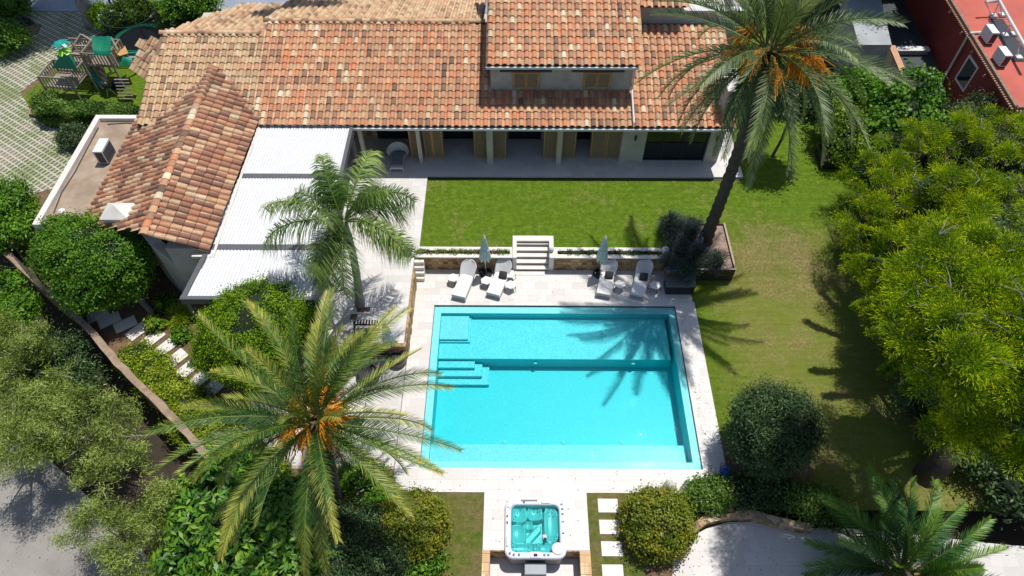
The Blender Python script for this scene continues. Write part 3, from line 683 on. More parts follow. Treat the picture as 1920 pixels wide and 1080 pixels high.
tiles('front_roof_left',[(-19.75,28.15,ZE),(-13.76,28.15,ZE),(-13.76,33.7,zf(33.7)),(-19.5,33.7,zf(33.7))],M['tile_pale'])
tiles('rear_roof_left',[(-19.3,33.72,zf(33.7)),(-17.2,40,zf(33.7)-2.0),(-8,40,zf(33.7)-2.0),(-8,33.72,zf(33.7))],M['tile_pale'])
tiles('rear_roof',[(-13.9,34.52,zf(34.5)),(-13.9,41,zf(34.5)-2.07),(-1.8,41,zf(34.5)-2.07),(-1.8,34.52,zf(34.5))],M['tile_pale'])
ridge('ridge_cap',(-13.9,34.5,zf(34.5)+.03),(-1.7,34.5,zf(34.5)+.03),M['tile_pale']); ridge('ridge_cap',(-19.5,33.7,zf(33.7)+.03),(-13.9,33.7,zf(33.7)+.03),M['tile_pale'])
# small hipped corner roof far left
T0=P(300,78,4.9); T1=P(262,72,4.7); T2=P(247,130,3.7); T3=P(285,156,3.7)
tiles('corner_roof',[T2,T1,T0],M['tile_pale'],lift=.03); tiles('corner_roof',[T2,T3,T0],M['tile_pale'],lift=.03); ridge('ridge_cap',T2,T0,M['tile_pale'])
# left wing
RZ=5.0
wr0=(-16.0,19.6,4.95); wr1=(-16.25,31.3,RZ)
tiles('wing_roof_right',[(-13.55,19.45,3.95),(-13.4,29.5,3.95),wr1,wr0],M['tile_dark'],pitch=.34,row=.46)
tiles('wing_roof_left',[(-20.25,21.6,3.3),(-20.25,30.4,3.3),wr1,(-16.0,19.9,4.95)],M['tile_dark'],pitch=.34,row=.46)
ridge('ridge_cap',(-16.0,19.5,5.0),(-16.25,31.2,5.05),M['tile_main'],w=.2)
# upper block
UE=6.35; uy=29.86; zu=lambda y:UE+m_*(y-uy)
tiles('upper_roof',[(-1.5,uy,UE),(6.2,uy,UE),(6.2,39.5,zu(39.5)),(-1.5,39.5,zu(39.5))],M['tile_main'])
tiles('upper_roof_right',[(6.55,34.15,7.0),(9.15,34.15,7.0),(9.15,39,7.0+.32*4.85),(6.55,39,7.0+.32*4.85)],M['tile_main'])
# walls
wl=MB()
wl.box(-1.3,30.28,3.9,6.08,38.5,6.38); wl.box(6.5,34.5,3.9,9.0,39,6.95)
obj('upper_wall',wl,M['render_grey'],villa)
obj('upper_terrace_parapet',MB().box(9.0,34.52,3.9,12.3,34.8,6.55).box(12.02,34.8,3.9,12.3,40,6.55),M['render_grey'],villa); obj('parapet_coping',MB().box(9.02,34.45,6.55,12.36,34.87,6.63),M['white'],villa); obj('terrace_floor',MB().box(9.0,34.8,5.0,12.02,40,5.9),M['trav'],villa)
wl=MB(); wl.box(-13.3,30.62,1,5.76,31.2,3.75).box(5.76,28.62,1,7.05,31.2,3.8).box(10.45,28.62,1,11.2,31.2,3.8).box(7.05,28.9,1,10.45,31.2,3.8).box(7.05,28.62,3.5,10.45,28.9,3.8).box(-19.4,31.2,-.04,11.2,33.6,3.78).box(-19.3,33.6,-.04,9,39,3.7)
wl.box(-19.4,28.5,-.04,-13.4,31.2,3.7)
obj('ground_floor_wall',wl,M['render'],villa)
wl=MB(); wl.box(-15.6,19.75,-.04,-13.75,28.4,3.82).box(-20.1,21.9,-.04,-15.6,28.4,3.2); n=len(wl.v)
wl.v+=[(-20.1,21.9,3.2),(-13.75,19.75,3.8),(-16,19.75,4.85),(-16,21.9,4.85),(-13.75,21.9,3.8)]; wl.f+=[(n,n+4,n+3),(n+1,n+4,n+3,n+2)]
obj('wing_wall',wl,M['render'],villa)
# angled buttress wall and pyramid capped chimney at the wing's near end
B0=Vector(P(250,402,4.35)); B1=Vector(P(293,455,3.6)); B2=Vector(P(338,491,2.6)); mb=MB()
for a,b in ((B0,B1),(B1,B2)):
    d=(b-a); d.z=0; d.normalize(); s=Vector((-d.y,d.x,0))*.24; n=len(mb.v); mb.v+=[tuple(a-s),tuple(b-s),tuple(b+s),tuple(a+s)]+[(q.x,q.y,-.1) for q in (a-s,b-s,b+s,a+s)]; mb.f+=[(n,n+1,n+2,n+3),(n,n+4,n+5,n+1),(n+2,n+6,n+7,n+3),(n+1,n+5,n+6,n+2),(n+3,n+7,n+4,n)]
obj('buttress_wall',mb,M['render'],villa)
cz=4.45; q0=P(186,412,cz); q1=P(239,412,cz); mb=MB().box(q0[0]+.08,q0[1]+.05,3,q1[0]-.05,q0[1]+.95,cz-.12); obj('chimney',mb,M['render'],villa)
n=0; mb=MB().box(q0[0],q0[1],cz-.12,q1[0]+.05,q0[1]+1.05,cz); cx=(q0[0]+q1[0])/2; cy=q0[1]+.52; mb.v+=[(q0[0],q0[1],cz+.004),(q1[0]+.05,q0[1],cz+.004),(q1[0]+.05,q0[1]+1.05,cz+.004),(q0[0],q0[1]+1.05,cz+.004),(cx,cy,cz+.42)]; k=8; mb.f+=[(k,k+1,k+4),(k+1,k+2,k+4),(k+2,k+3,k+4),(k+3,k,k+4)]
obj('chimney_cap',mb,M['coping'],villa)
# right chimney / end wall
obj('end_chimney',MB().box(10.75,28.75,3.9,11.45,30.6,5.6),M['render_grey'],villa); obj('end_chimney_cap',MB().box(10.7,28.7,5.6,11.5,30.65,5.68),M['coping'],villa)
# annex with flat roof
obj('annex_wall',MB().box(-22.7,21.75,-.04,-20.2,29.7,2.95),M['render'],villa)
obj('annex_roof',MB().box(-22.45,22,2.95,-18.9,29.45,3.0),M['sandfelt'],villa)
obj('annex_parapet',MB().box(-22.75,21.7,2.95,-22.45,29.75,3.22).box(-22.45,29.45,2.95,-19.5,29.75,3.22).box(-22.45,21.7,2.95,-18.5,22.0,3.22),M['coping'],villa,bevel=.01)
obj('roof_cable',MB().tube([(-22.38,28.9,3.05),(-22.36,27.2,3.03),(-22.3,25.5,3.03),(-22.38,24,3.03),(-22.2,22.6,3.03)],.03,5).tube([(-22.0,29.2,3.03),(-21,29.3,3.03),(-20.4,29.25,3.03)],.02,5),M['dark'],villa)
obj('roof_drain',MB().lathe((-21.9,22.8,3.0),[(.16,0),(.16,.03),(.1,.04)],14),M['offwhite'],villa)
# gutters, downpipes
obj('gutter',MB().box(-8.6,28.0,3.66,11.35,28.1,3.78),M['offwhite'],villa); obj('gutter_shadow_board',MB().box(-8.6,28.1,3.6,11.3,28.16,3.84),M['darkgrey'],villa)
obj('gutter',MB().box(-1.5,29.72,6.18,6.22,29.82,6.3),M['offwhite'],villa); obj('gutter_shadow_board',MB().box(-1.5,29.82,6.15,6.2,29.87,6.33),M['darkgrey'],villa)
obj('gutter',MB().box(-13.42,19.4,3.7,-13.3,28.1,3.82).box(-14.3,19.3,3.66,-13.3,19.42,3.8),M['coping'],villa)
obj('downpipe',MB().tube([(6.13,30.15,6.1),(6.13,30.12,4.72),(6.13,28.15,4.1)],.055,8),M['white'],villa)
# veranda columns
for pxx,ww in ((791,.2),(919.5,.34),(1046.5,.28)):
    x=P(pxx,303,1)[0]; obj('column',MB().box(x-ww/2,28.4,1,x+ww/2,28.7,3.72),M['render'],villa)
obj('column',MB().box(-8.35,28.35,1,-8.15,28.6,3.72),M['render'],villa)
def louvre(x0,x1,z0,z1,y,par,nm='shutter',fr=.07,pane=None,ry=0):
    f=MB().box(x0,y-.03,z0,x0+fr,y+.03,z1).box(x1-fr,y-.03,z0,x1,y+.03,z1).box(x0+fr,y-.03,z0,x1-fr,y+.03,z0+fr).box(x0+fr,y-.03,z1-fr,x1-fr,y+.03,z1)
    o=obj(nm,f,M['wood'],par); s=MB(); k=int((z1-z0-2*fr)/.085)
    for i in range(k):
        z=z0+fr+i*.085; s.quad((x0+fr,y-.02,z),(x1-fr,y-.02,z),(x1-fr,y+.02,z+.075),(x0+fr,y+.02,z+.075))
    s.box(x0+fr,y+.022,z0+fr,x1-fr,y+.026,z1-fr); obj('slats',s,pane or M['slat'],o); return o
for a,b in ((772,788),(798,814),(814,833),(890,915),(924,949),(1018,1042),(1051,1077),(1105,1132),(1133,1160)):
    x0=P(a,297,1)[0]; x1=P(b,297,1)[0]; louvre(x0,x1,1.03,3.62,28.92,villa)
for a,b in ((-12.9,-10.6),(-10.2,-9.3)): pass
for a,b,bp in ((712,768,740),(835,888,862),(955,1012,984),(1078,1104,1092)):
    x0=P(a,252,1)[0]; x1=P(b,252,1)[0]; g_=obj('glass_door',MB().box(x0,30.55,1.0,x1,30.6,3.3),M['glass'],villa); xm=(x0+x1)/2
    obj('frame',MB().box(x0-.05,30.5,1.0,x0,30.62,3.35).box(x1,30.5,1.0,x1+.05,30.62,3.35).box(xm-.03,30.52,1.0,xm+.03,30.545,3.3).box(x0,30.5,1.0,x1,30.545,1.08),M['dark'],g_)
obj('stone_panel',MB().box(-9.6,30.5,1,-8.2,30.61,3.2),M['stone'],villa)
g_=obj('glass_door',MB().box(7.1,28.84,1.02,10.42,28.88,3.48),M['glass'],villa)
obj('frame',MB().box(7.06,28.78,1.0,7.14,28.835,3.5).box(10.36,28.78,1.0,10.44,28.835,3.5).box(8.05,28.8,1.02,8.12,28.835,3.48).box(9.1,28.8,1.02,9.17,28.835,3.48).box(7.14,28.78,1.0,10.36,28.835,1.08).box(8.12,28.8,2.15,10.36,28.835,2.21),M['dark'],g_)
for x in (6.45,10.82): obj('wall_lamp',MB().box(x-.05,28.5,2.6,x+.05,28.615,2.9),M['dark'],villa,bevel=.01)
for a,b in ((962,1010),(1096,1143)):
    x0,_,z1=PY(a,134,30.2); x1,_,z0=PY(b,165,30.2); w_=obj('window',MB().box(x0-.02,30.2,z0-.03,x1+.02,30.275,z1+.03),M['wood'],villa); xm=(x0+x1)/2
    for i,(u0,u1) in enumerate(((x0+.03,xm-.02),(xm+.02,x1-.03))): louvre(u0,u1,z0+.03,z1-.02,30.16,w_,'window_shutter',.06)
for a,b in ((937,1035),(1072,1171)):
    x0,_,z1=PY(a,131,30.15); x1=PY(b,131,30.15)[0]; obj('awning_rail',MB().box(x0,30.05,z1-.07,x1,30.27,z1+.03),M['dark'],villa)
# ---------------------------------------------------------------- pergola
pg=thing('pergola','three bay white corrugated pergola roof beside the tiled wing','pergola',(-11.2,22.5,1))
PZ=3.74
def corr(y0,y1,z):
    V=[];Q=[]; xa,xb,xc,xd=-13.35-.055*(28.1-y0)*.9,-8.62,-8.62,-13.35-.055*(28.1-y1)*.9
    n=34; pr=[(0,0),(.12,0),(.18,.045),(.82,.045),(.88,0)]
    row=[]
    for i in range(n):
        for a,h in pr: row.append(((i+a)/n,h))
    row.append((1,0))
    for a,h in row:
        V.append((xa+(xb-xa)*a,y0,z+h)); V.append((xd+(xc-xd)*a,y1,z+h))
    for i in range(len(row)-1): Q.append((2*i,2*i+2,2*i+3,2*i+1))
    return V,Q
for y0,y1 in ((24.62,28.05),(20.05,24.3),(17.12,19.72)):
    V,Q=corr(y0,y1,PZ); npmesh('roof_panel',V,Q,M['white'],pg); 
obj('frame_beam',MB().box(-14.1,16.92,3.5,-8.6,17.1,3.86).box(-13.9,19.73,3.5,-8.62,20.04,3.80).box(-13.7,24.31,3.5,-8.62,24.61,3.80).box(-8.6,16.92,3.5,-8.42,28.1,3.84).box(-13.5,28.08,3.62,-8.42,28.2,3.9),M['darkgrey'],pg)
n_=MB(); n_.bar((-13.98,17.0,3.7),(-13.7,19.4,3.7),.2,.34); n_.bar((-13.7,19.4,3.6),(-13.45,28.0,3.6),.14,.2); obj('frame_beam',n_,M['darkgrey'],pg)
for x,y,z in ((-8.55,17.05,1),(-8.55,22.4,1),(-8.55,27.9,1),(-13.9,17.05,-.04),(-13.75,19.6,-.04),(-11.2,17.05,1)): obj('post',MB().box(x-.09,y-.09,z,x+.09,y+.09,3.5),M['darkgrey'],pg)
# ---------------------------------------------------------------- red neighbour house
rz=3.7; rd=thing('red_house','deep red rendered house with flat red roof at the right edge','house',(30,35,0))
C1=P(1905,202,rz); C0=(C1[0]+.85,46); C2=(48,C1[1]+.25)
poly=[C1[:2],C2,(48,47),C0]
obj('wall',MB().prism(poly,-1.3,rz-.12),M['red'],rd)
def inset(k): return [(C1[0]+k,C1[1]+k),(48,C1[1]+.25+k),(48,47),(C0[0]+k,47)]
obj('roof',MB().prism(inset(-.05),rz-.12,rz),M['redroof'],rd)
obj('roof_kerb',MB().bar((C1[0]+.02,C1[1],rz+.03),(C0[0]+.02,C0[1],rz+.03),.16,.1).bar((C1[0],C1[1]+.02,rz+.03),(48,C1[1]+.27,rz+.03),.16,.1),simple('weathered_kerb',(.28,.2,.14),.9,.4,5,.3),rd)
dt=MB(); n=int((46-C1[1])/.2)
for i in range(n): f=i/n; x=C1[0]+.85*f; y=C1[1]+(46-C1[1])*f; dt.box(x-.2,y,rz-.16,x-.02,y+.11,rz-.08)
for i in range(60): dt.box(C1[0]+.2*i,C1[1]-.2,rz-.16,C1[0]+.2*i+.11,C1[1]-.02,rz-.08)
obj('drip_tiles',dt,M['redtrim'],rd)['kind']='stuff'
wx=lambda y: C1[0]+.85*(y-C1[1])/(46-C1[1])
def onwall(px,py):
    q=PX(px,py,C1[0]+.2); return PX(px,py,wx(q[1]))
wa=onwall(1820,102); wb=onwall(1835,126); wc=onwall(1806,174); wd=onwall(1793,148)
yy0=min(wb[1],wc[1]); yy1=max(wa[1],wd[1]); zz1=(wa[2]+wb[2])/2; zz0=(wc[2]+wd[2])/2; xw=wx((yy0+yy1)/2)
fr=obj('window',MB().box(xw-.06,yy0,zz0,xw+.1,yy0+.13,zz1).box(xw-.06,yy1-.13,zz0,xw+.1,yy1,zz1).box(xw-.06,yy0+.13,zz0,xw+.1,yy1-.13,zz0+.13).box(xw-.06,yy0+.13,zz1-.13,xw+.1,yy1-.13,zz1),M['offwhite'],rd)
obj('pane',MB().box(xw-.04,yy0+.13,zz0+.13,xw+.1,yy1-.13,zz1-.13),M['glass'],fr)
pa=onwall(1825,58); pb=onwall(1768,162); obj('downpipe',MB().tube([(pa[0]+.5,pa[1]+.05,rz+.12),(pa[0]-.12,pa[1],rz+.1),(pa[0]-.15,pa[1],rz-.1),(pb[0]-.12,pb[1]*.0+pa[1]-.1,pb[2])],.07,8),M['offwhite'],rd)
for a,b in ((1787,18),(1808,58),(1829,93),(1852,138),(1876,185)):
    q=onwall(a,b+3); obj('wall_floodlight',MB().lathe((q[0]-.16,q[1],q[2]-.1),[(.1,0),(.05,.14),(.02,.16)],8),M['redtrim'],rd)
def ac(label,px,py,z,s=1,rz_=0,name='air_conditioner'):
    c=P(px,py,z); t=thing(name,label,'air conditioner',(c[0],c[1],z),'air conditioning units on roofs')
    w,d,h=.9*s,.42*s,.75*s
    obj('casing',MB().box(c[0]-d/2,c[1]-w/2,z+.08,c[0]+d/2,c[1]+w/2,z+h),M['white'],t,bevel=.015)
    g=MB(); 
    for i in range(9): g.box(c[0]+d/2,c[1]-w/2+.05,z+.14+i*(h-.2)/9,c[0]+d/2+.02,c[1]+w/2-.05,z+.17+i*(h-.2)/9)
    obj('grille',g,M['dark'],t); obj('fan_guard',MB().box(c[0]-w*.15,c[1]-w/2-.012,z+.14,c[0]+d/2-.04,c[1]-w/2,z+h-.08),M['dark'],t)
    obj('feet',MB().box(c[0]-d/2,c[1]-w/2+.06,z,c[0]+d/2,c[1]-w/2+.12,z+.08).box(c[0]-d/2,c[1]+w/2-.12,z,c[0]+d/2,c[1]+w/2-.06,z+.08),M['dark'],t); return t
ac('white air conditioner on red roof, nearer the top of the photo',1848,76,rz,1.05); ac('white air conditioner on red roof, nearer the roof corner',1871,118,rz,1.05)
t=ac('white air conditioner on the flat grey and sandy annex roof',203,296,3.0,1.15)
dc=thing('roof_duct','pale steel duct frame standing on the red roof','duct',(*P(1870,20,rz)[:2],rz))
A=lambda px,py,z:Vector(P(px,py,z))
obj('duct_pipe',MB().tube([A(1848,4,rz+.9),A(1874,2,rz+.9),A(1895,40,rz+.9),A(1935,110,rz+.9)],.09,8),M['offwhite'],dc)
for a,b in (((1848,4),(1860,30)),((1874,4),(1862,30)),((1874,4),(1878,30)),((1895,45),(1883,66)),((1912,75),(1907,106))):
    obj('strut',MB().tube([A(*a,rz+.9),A(*b,rz+.1)],.035,6),M['offwhite'],dc)
for a,b in ((1861,32),(1878,30),(1882,68),(1900,66),(1908,110)): q=P(a,b,rz); obj('foot_block',MB().box(q[0]-.18,q[1]-.18,rz,q[0]+.18,q[1]+.18,rz+.16),M['offwhite'],dc,bevel=.02)
dp=thing('roof_light_panel','long dark glazed strip set in the red roof','roof light',(*P(1890,60,rz)[:2],rz)); pq=[P(x,y,rz)[:2] for x,y in ((1852,36),(1880,36),(1925,100),(1925,116),(1899,116))]; obj('glazing',MB().prism(pq,rz+.002,rz+.03),M['dark'],dp)
# neighbour walls between
nb=thing('garden_outbuilding','low grey flat roofed outbuilding behind the tall palm','building',(*P(1640,60,1.5)[:2],0))
q=[P(x,y,2.4)[:2] for x,y in ((1672,84),(1610,84),(1585,-10),(1650,-10))]; obj('wall',MB().prism([(a+.05,b+.05) for a,b in q],-1,2.3),M['render_grey'],nb); obj('roof',MB().prism(q,2.3,2.4),simple('grey_roof',(.36,.38,.38),.8,.2,1),nb)
bw=thing('party_wall','terracotta topped garden wall beside the dark lane','wall',(*P(1690,120,.8)[:2],0))
a=A(1672,86,1.6); b=A(1700,152,1.6); obj('wall_body',MB().bar(a-Vector((0,0,1.2)),b-Vector((0,0,1.2)),.3,2.2),M['render'],bw); obj('coping',MB().bar(a,b,.4,.1),simple('peach_coping',(.55,.3,.17),.8,.2,4),bw)
struct('lane_terrace',MB().prism([P(x,y,.3)[:2] for x,y in ((1682,104),(1742,102),(1775,180),(1700,180))],-1,.3),M['bitumen'])
obj2=thing('concrete_wall','low pale concrete wall closing the dark lane','wall',(*P(1710,95,.8)[:2],0)); a=A(1680,92,.9); b=A(1742,92,.9); obj('wall_body',MB().bar(a-Vector((0,0,.7)),b-Vector((0,0,.7)),.25,1.4),M['render_grey'],obj2); obj('coping',MB().bar(a+Vector((0,0,.02)),b+Vector((0,0,.02)),.5,.06),M['offwhite'],obj2)
M['honey']=travertine('honey_stone_top',[(.45,.22,.07),(.62,.42,.2),(.7,.58,.36),(.5,.3,.13)],.27,.41,.5)
# ================================================================ FURNITURE AND OBJECTS
# --- sun lounger prototype (head toward +Y)
def lounger():
    t=thing('sun_lounger','','sun lounger',(0,0,0),'white sun loungers by the pool')
    f=MB().box(-.36,-1.0,.2,.36,.42,.3); obj('frame',f,M['wicker'],t,bevel=.03)
    for sx in (-.33,.33):
        for y in (-.95,.38): obj('leg',MB().tube([(sx,y,.24),(sx*1.06,y*1.03,0)],[.03,.02],8),M['wicker'],t)
    obj('seat_pad',MB().box(-.34,-.98,.3,.34,.4,.37),M['pad'],t,bevel=.03)
    # curved high back shell
    V=[];Q=[]; nu,nv=14,10
    for j in range(nv+1):
        v=j/nv
        for i in range(nu+1):
            u=i/nu*2-1; w_=.41*(1-.0*v) *math.sqrt(max(0,1-max(0,(v-.55)/.45)**2*.92)) if v>.55 else .41-.05*(1-v/.55)
            V.append((u*w_,.38+.62*v-.10*u*u*(1-.3*v)-.0,.3+.6*v+.0*u*u+.05*abs(u)*(1-v)))
    for j in range(nv):
        for i in range(nu): a=j*(nu+1)+i; Q.append((a,a+1,a+nu+2,a+nu+1))
    o=npmesh('backrest',V,Q,M['wicker'],t,smooth=True); so_=o.modifiers.new('s','SOLIDIFY'); so_.thickness=.05
    return t
proto=lounger()
def place(pf,ph,label,first=[True]):
    a=Vector(P(*pf,.35)); b=Vector(P(*ph,.35)); d=b-a; rz_=math.atan2(-d.x,d.y)
    loc=a+Vector((-math.sin(rz_),math.cos(rz_),0))*1.0; loc.z=.001
    if first[0]: first[0]=False; proto.location=loc; proto.rotation_euler=(0,0,rz_); proto['label']=label; return proto
    return dup(proto,loc,rz_,label)
place((859,556),(879,508),'white wicker sun lounger without a cushion, nearest the ochre side wall')
place((924,552),(944,506),'white wicker sun lounger with dark cushion, right beside the first umbrella')
place((1131,552),(1141,506),'white wicker sun lounger in dappled shade beside the second umbrella')
place((1195,553),(1207,508),'white wicker sun lounger next to the dark storage box')
def cushion(label,px,py,z,rz_):
    c=P(px,py,z); t=tag(obj('cushion',MB().ball((0,0,0),.22,14,8,(1,.35,1)),M['cushion'],None,True),label,'cushion','dark scatter cushions on the loungers')
    for v in t.data.vertices:
        x,y,zz=v.co; k=max(abs(x),abs(zz)); r=math.hypot(x,zz); s=(r/k)**.75 if k>1e-6 else 1; v.co.x*=s*.95; v.co.z*=s*.95
    t.location=c; t.rotation_euler=(R(-42),0,rz_)
cushion('dark square cushion on the lounger beside the first umbrella',943,516,.52,-.2); cushion('dark square cushion on the lounger beside the second umbrella',1142,516,.52,-.1); cushion('dark square cushion on the lounger next to the storage box',1207,519,.52,-.15)
# --- low hexagonal side tables
def stool():
    t=thing('side_table','','side table',(0,0,0),'low white side tables by the loungers')
    hx=[(math.cos(a)*.29,math.sin(a)*.27) for a in (R(x) for x in (25,90,155,205,270,335))]
    obj('table_top',MB().prism(hx,.36,.41),M['pad'],t,bevel=.012)
    for x,y in hx[::1]: obj('leg',MB().tube([(x*.93,y*.93,.37),(x*1.02,y*1.02,0)],.013,6),M['dark'],t)
    return t
sp_=stool(); first=True
for a,b,rz_,lab in ((850,521,.2,'low white side table left of the first lounger'),(912,526,.2,'low white side table between the first umbrella and second lounger'),(957,534,.0,'low white side table right of the second lounger, nearer the pool'),(956,514,.5,'low white side table right of the second lounger, nearer the wall'),(1163,533,.1,'low white side table between the two shaded loungers'),(1229,535,.2,'low white side table beside the dark storage box')):
    q=P(a,b,.38); loc=(q[0],q[1],.001)
    if first: sp_.location=loc; sp_.rotation_euler=(0,0,rz_); sp_['label']=lab; first=False
    else: dup(sp_,loc,rz_,lab)
# --- closed umbrellas
def umb():
    t=thing('parasol','','umbrella',(0,0,0),'closed sage green parasols')
    obj('pole',MB().tube([(0,0,.05),(0,0,2.75)],.024,8),M['offwhite'],t,True)
    prof=[(.035,2.85),(.08,2.7),(.12,2.3),(.17,1.9),(.21,1.55),(.24,1.3),(.2,1.22)]; mb=MB(); seg=32; n=0
    for i,(r,z) in enumerate(prof):
        for j in range(seg):
            a=2*PI*j/seg; rr=r*(1+.26*math.cos(a*8)*(min(1,i/2)))+random.uniform(-.006,.006); mb.v.append((rr*math.cos(a),rr*math.sin(a),z-(.07*(1+math.cos(a*8)) if i>=5 else 0)))
    for i in range(len(prof)-1):
        for j in range(seg): a=i*seg+j;b=i*seg+(j+1)%seg; mb.f.append((a,b,b+seg,a+seg))
    mb.f.append(tuple(range(seg))[::-1]); obj('canopy',mb,M['canvas'],t,True)
    obj('strap',MB().lathe((0,0,1.85),[(.19,-.03),(.205,0),(.19,.03)],20),M['offwhite'],t,True); obj('finial',MB().ball((0,0,2.88),.035,8,6),M['offwhite'],t,True)
    obj('base',MB().lathe((0,0,0),[(.32,0),(.33,.05),(.28,.1),(.08,.12),(.05,.35),(.045,.4)],24).ball((-.25,.05,.1),.13,10,6,(1,1,.7)),M['blacktub'],t,True); return t
u_=umb(); q=P(911,513,0); u_.location=(q[0],q[1],.001); u_['label']='closed sage green parasol between the two sunny loungers, left of the steps'
q=P(1124,514,0); dup(u_,(q[0],q[1],.001),.4,'closed sage green parasol beside the shaded loungers, right of the steps')
q=P(737,668,0); dup(u_,(q[0],q[1],.001),.9,'closed sage green parasol on the lower deck behind the golden palm fronds')
# --- dark storage box, stone bench, planter
t=thing('storage_box','dark grey storage chest at the pool deck corner beside the loungers','storage box',(8.1,20.4,0))
obj('body',MB().box(7.42,20.17,.0,8.79,20.86,.62),M['blacktub'],t,bevel=.015); obj('lid',MB().box(7.38,20.13,.62,8.83,20.9,.7),M['darkgrey'],t,bevel=.015); obj('ribs',MB().box(7.4,20.15,.28,8.8,20.168,.31).box(7.4,20.15,.45,8.8,20.168,.47),M['dark'],t)
t=thing('corner_wall','stone capped corner wall behind the storage box','wall',(8.1,21.3,0)); 
obj('stone_face',MB().box(7.56,20.93,0,8.78,21.2,.93).box(7.56,21.2,0,7.8,22.5,.93),M['stone'],t); obj('coping',MB().box(7.5,20.9,.93,8.8,21.22,1.0).box(7.5,21.22,.93,7.84,22.4,1.0),M['coping'],t,bevel=.012)
t=thing('planter','large square dark steel planter holding the tall palm','planter',(9.3,22.5,0))
obj('side',MB().box(8.82,20.95,-.05,10.8,21.0,1.02).box(10.75,21.0,-.05,10.8,24.0,1.02).box(7.86,23.95,.6,10.75,24.0,1.02).box(7.81,22.5,.6,7.86,24.0,1.02),M['corten'],t); obj('rim',MB().box(8.8,20.93,1.02,10.83,21.01,1.04).box(10.74,21.01,1.02,10.83,24.02,1.04),M['riser'],t)
obj('soil',MB().prism([(7.86,21.25),(8.82,21.25),(8.82,21.0),(10.75,21.0),(10.75,23.95),(7.86,23.95)],.0,.92),simple('planter_soil',(.34,.24,.19),.95,.5,3,.8),t)
def sphere(label,px,py,z,r,m='ballstone',g='stone spheres round the garden'):
    c=P(px,py,z+r); t=thing('stone_sphere',label,'sphere',(c[0],c[1],z),g); obj('globe',MB().ball((c[0],c[1],z+r),r,24,14),M[m],t,True); obj('base_ring',MB().lathe((c[0],c[1],z),[(r*.5,0),(r*.5,.04),(r*.3,.06)],14),M['dark'],t)
sphere('pale stone sphere at the left end of the left trough wall',767,464,1.0,.2); sphere('small pale sphere on the wall right of the steps',1034,468,1.0,.12); sphere('pale stone sphere at the right end of the trough wall',1248,470,1.0,.22)
sphere('large pale stone sphere on the deck edge above the ball shrub',1256,912,.0,.26)
t=thing('wall_pot','dark round pot on the terrace beside the left sphere','pot',(*P(765,476,1)[:2],1)); c=P(765,476,1); obj('pot_body',MB().lathe(c,[(.12,0),(.2,.12),(.2,.22),(.16,.24)],14),M['blacktub'],t,True)
t=thing('wall_pot','deep blue glazed pot on the corner wall above the storage box','pot',(*P(1256,504,1)[:2],1)); c=P(1256,504,1); obj('pot_body',MB().lathe((c[0],c[1],1),[(.12,0),(.2,.1),(.19,.22),(.15,.24)],16),M['navy'],t,True)
# rabbits
for k,(a,b,lab,s) in enumerate(((1304,463,'white rabbit figurine at left by the palm foot',.8),(1313,455,'taller white rabbit figurine right beside the palm foot',1.0))):
    c=P(a,b,.95); t=thing('rabbit_figurine',lab,'rabbit figurine',(c[0],c[1],.9)); mb=MB().ball((c[0],c[1],.9+.22*s),.17*s,12,8,(.9,1,1.25)).ball((c[0],c[1]-.05,.9+.5*s),.11*s,10,8)
    obj('body',mb,M['white'],t,True); e=MB()
    for sx in (-1,1): e.ball((c[0]+.05*s*sx,c[1],.9+.7*s),.05*s,8,8,(.7,.6,3))
    obj('ears',e,M['white'],t,True)
# --- terrace armchair lounger
t=thing('daybed_chair','white round backed garden lounger with grey pads on the upper terrace','chair',(-6.55,27.7,1))
c=P(746,318,1.0); cx,cy=c[0]-.02,c[1]+.55
V=[];Q=[]
for j in range(7):
    for i in range(15):
        a=R(-8+196*i/14); r=.5+.12*j/6; V.append((cx+math.cos(a)*r,cy+.25+math.sin(a)*r*.8,1.35+.55*j/6*(.55+.45*math.sin(max(0,a)))))
for j in range(6):
    for i in range(14): a=j*15+i; Q.append((a,a+1,a+16,a+15))
o=npmesh('backrest',V,Q,M['wicker'],t,smooth=True); s_=o.modifiers.new('s','SOLIDIFY'); s_.thickness=.05
obj('frame',MB().box(cx-.34,cy-.75,1.2,cx+.34,cy+.4,1.3),M['wicker'],t,bevel=.03)
obj('seat_pad',MB().box(cx-.32,cy-.15,1.3,cx+.32,cy+.42,1.42),M['greypad'],t,bevel=.04); obj('foot_pad',MB().box(cx-.32,cy-.62,1.3,cx+.32,cy-.18,1.4),M['greypad'],t,bevel=.04)
for x,y in ((-.33,-.72),(.33,-.72),(-.33,.35),(.33,.35)): obj('leg',MB().tube([(cx+x,cy+y,1.25),(cx+x*1.15,cy+y*1.08,1.0)],[.035,.025],8),M['wicker'],t)
# --- hot tub
HX0,HX1,HY0,HY1=-.33,2.04,7.53,9.83; HZ=.12; hc=((HX0+HX1)/2,(HY0+HY1)/2)
t=thing('hot_tub','square hot tub with moulded aqua seats sunk at the edge of the stone deck','hot tub',(hc[0],hc[1],-.9))
def rrect(x0,y0,x1,y1,r,n=7):
    o=[]
    for cx_,cy_,a0_ in ((x1-r,y1-r,0),(x0+r,y1-r,90),(x0+r,y0+r,180),(x1-r,y0+r,270)):
        for i in range(n+1): a=R(a0_+90*i/n); o.append((cx_+r*math.cos(a),cy_+r*math.sin(a)))
    return o
mb=MB(); rr=rrect(HX0+.06,HY0+.05,HX1-.06,HY1-.05,.3); n=len(rr); mb.v=[(a,b,-.9) for a,b in rr]+[(a,b,HZ-.12) for a,b in rr]; mb.f=[(i,(i+1)%n,n+(i+1)%n,n+i) for i in range(n)]; obj('skirt',mb,M['tubskirt'],t)
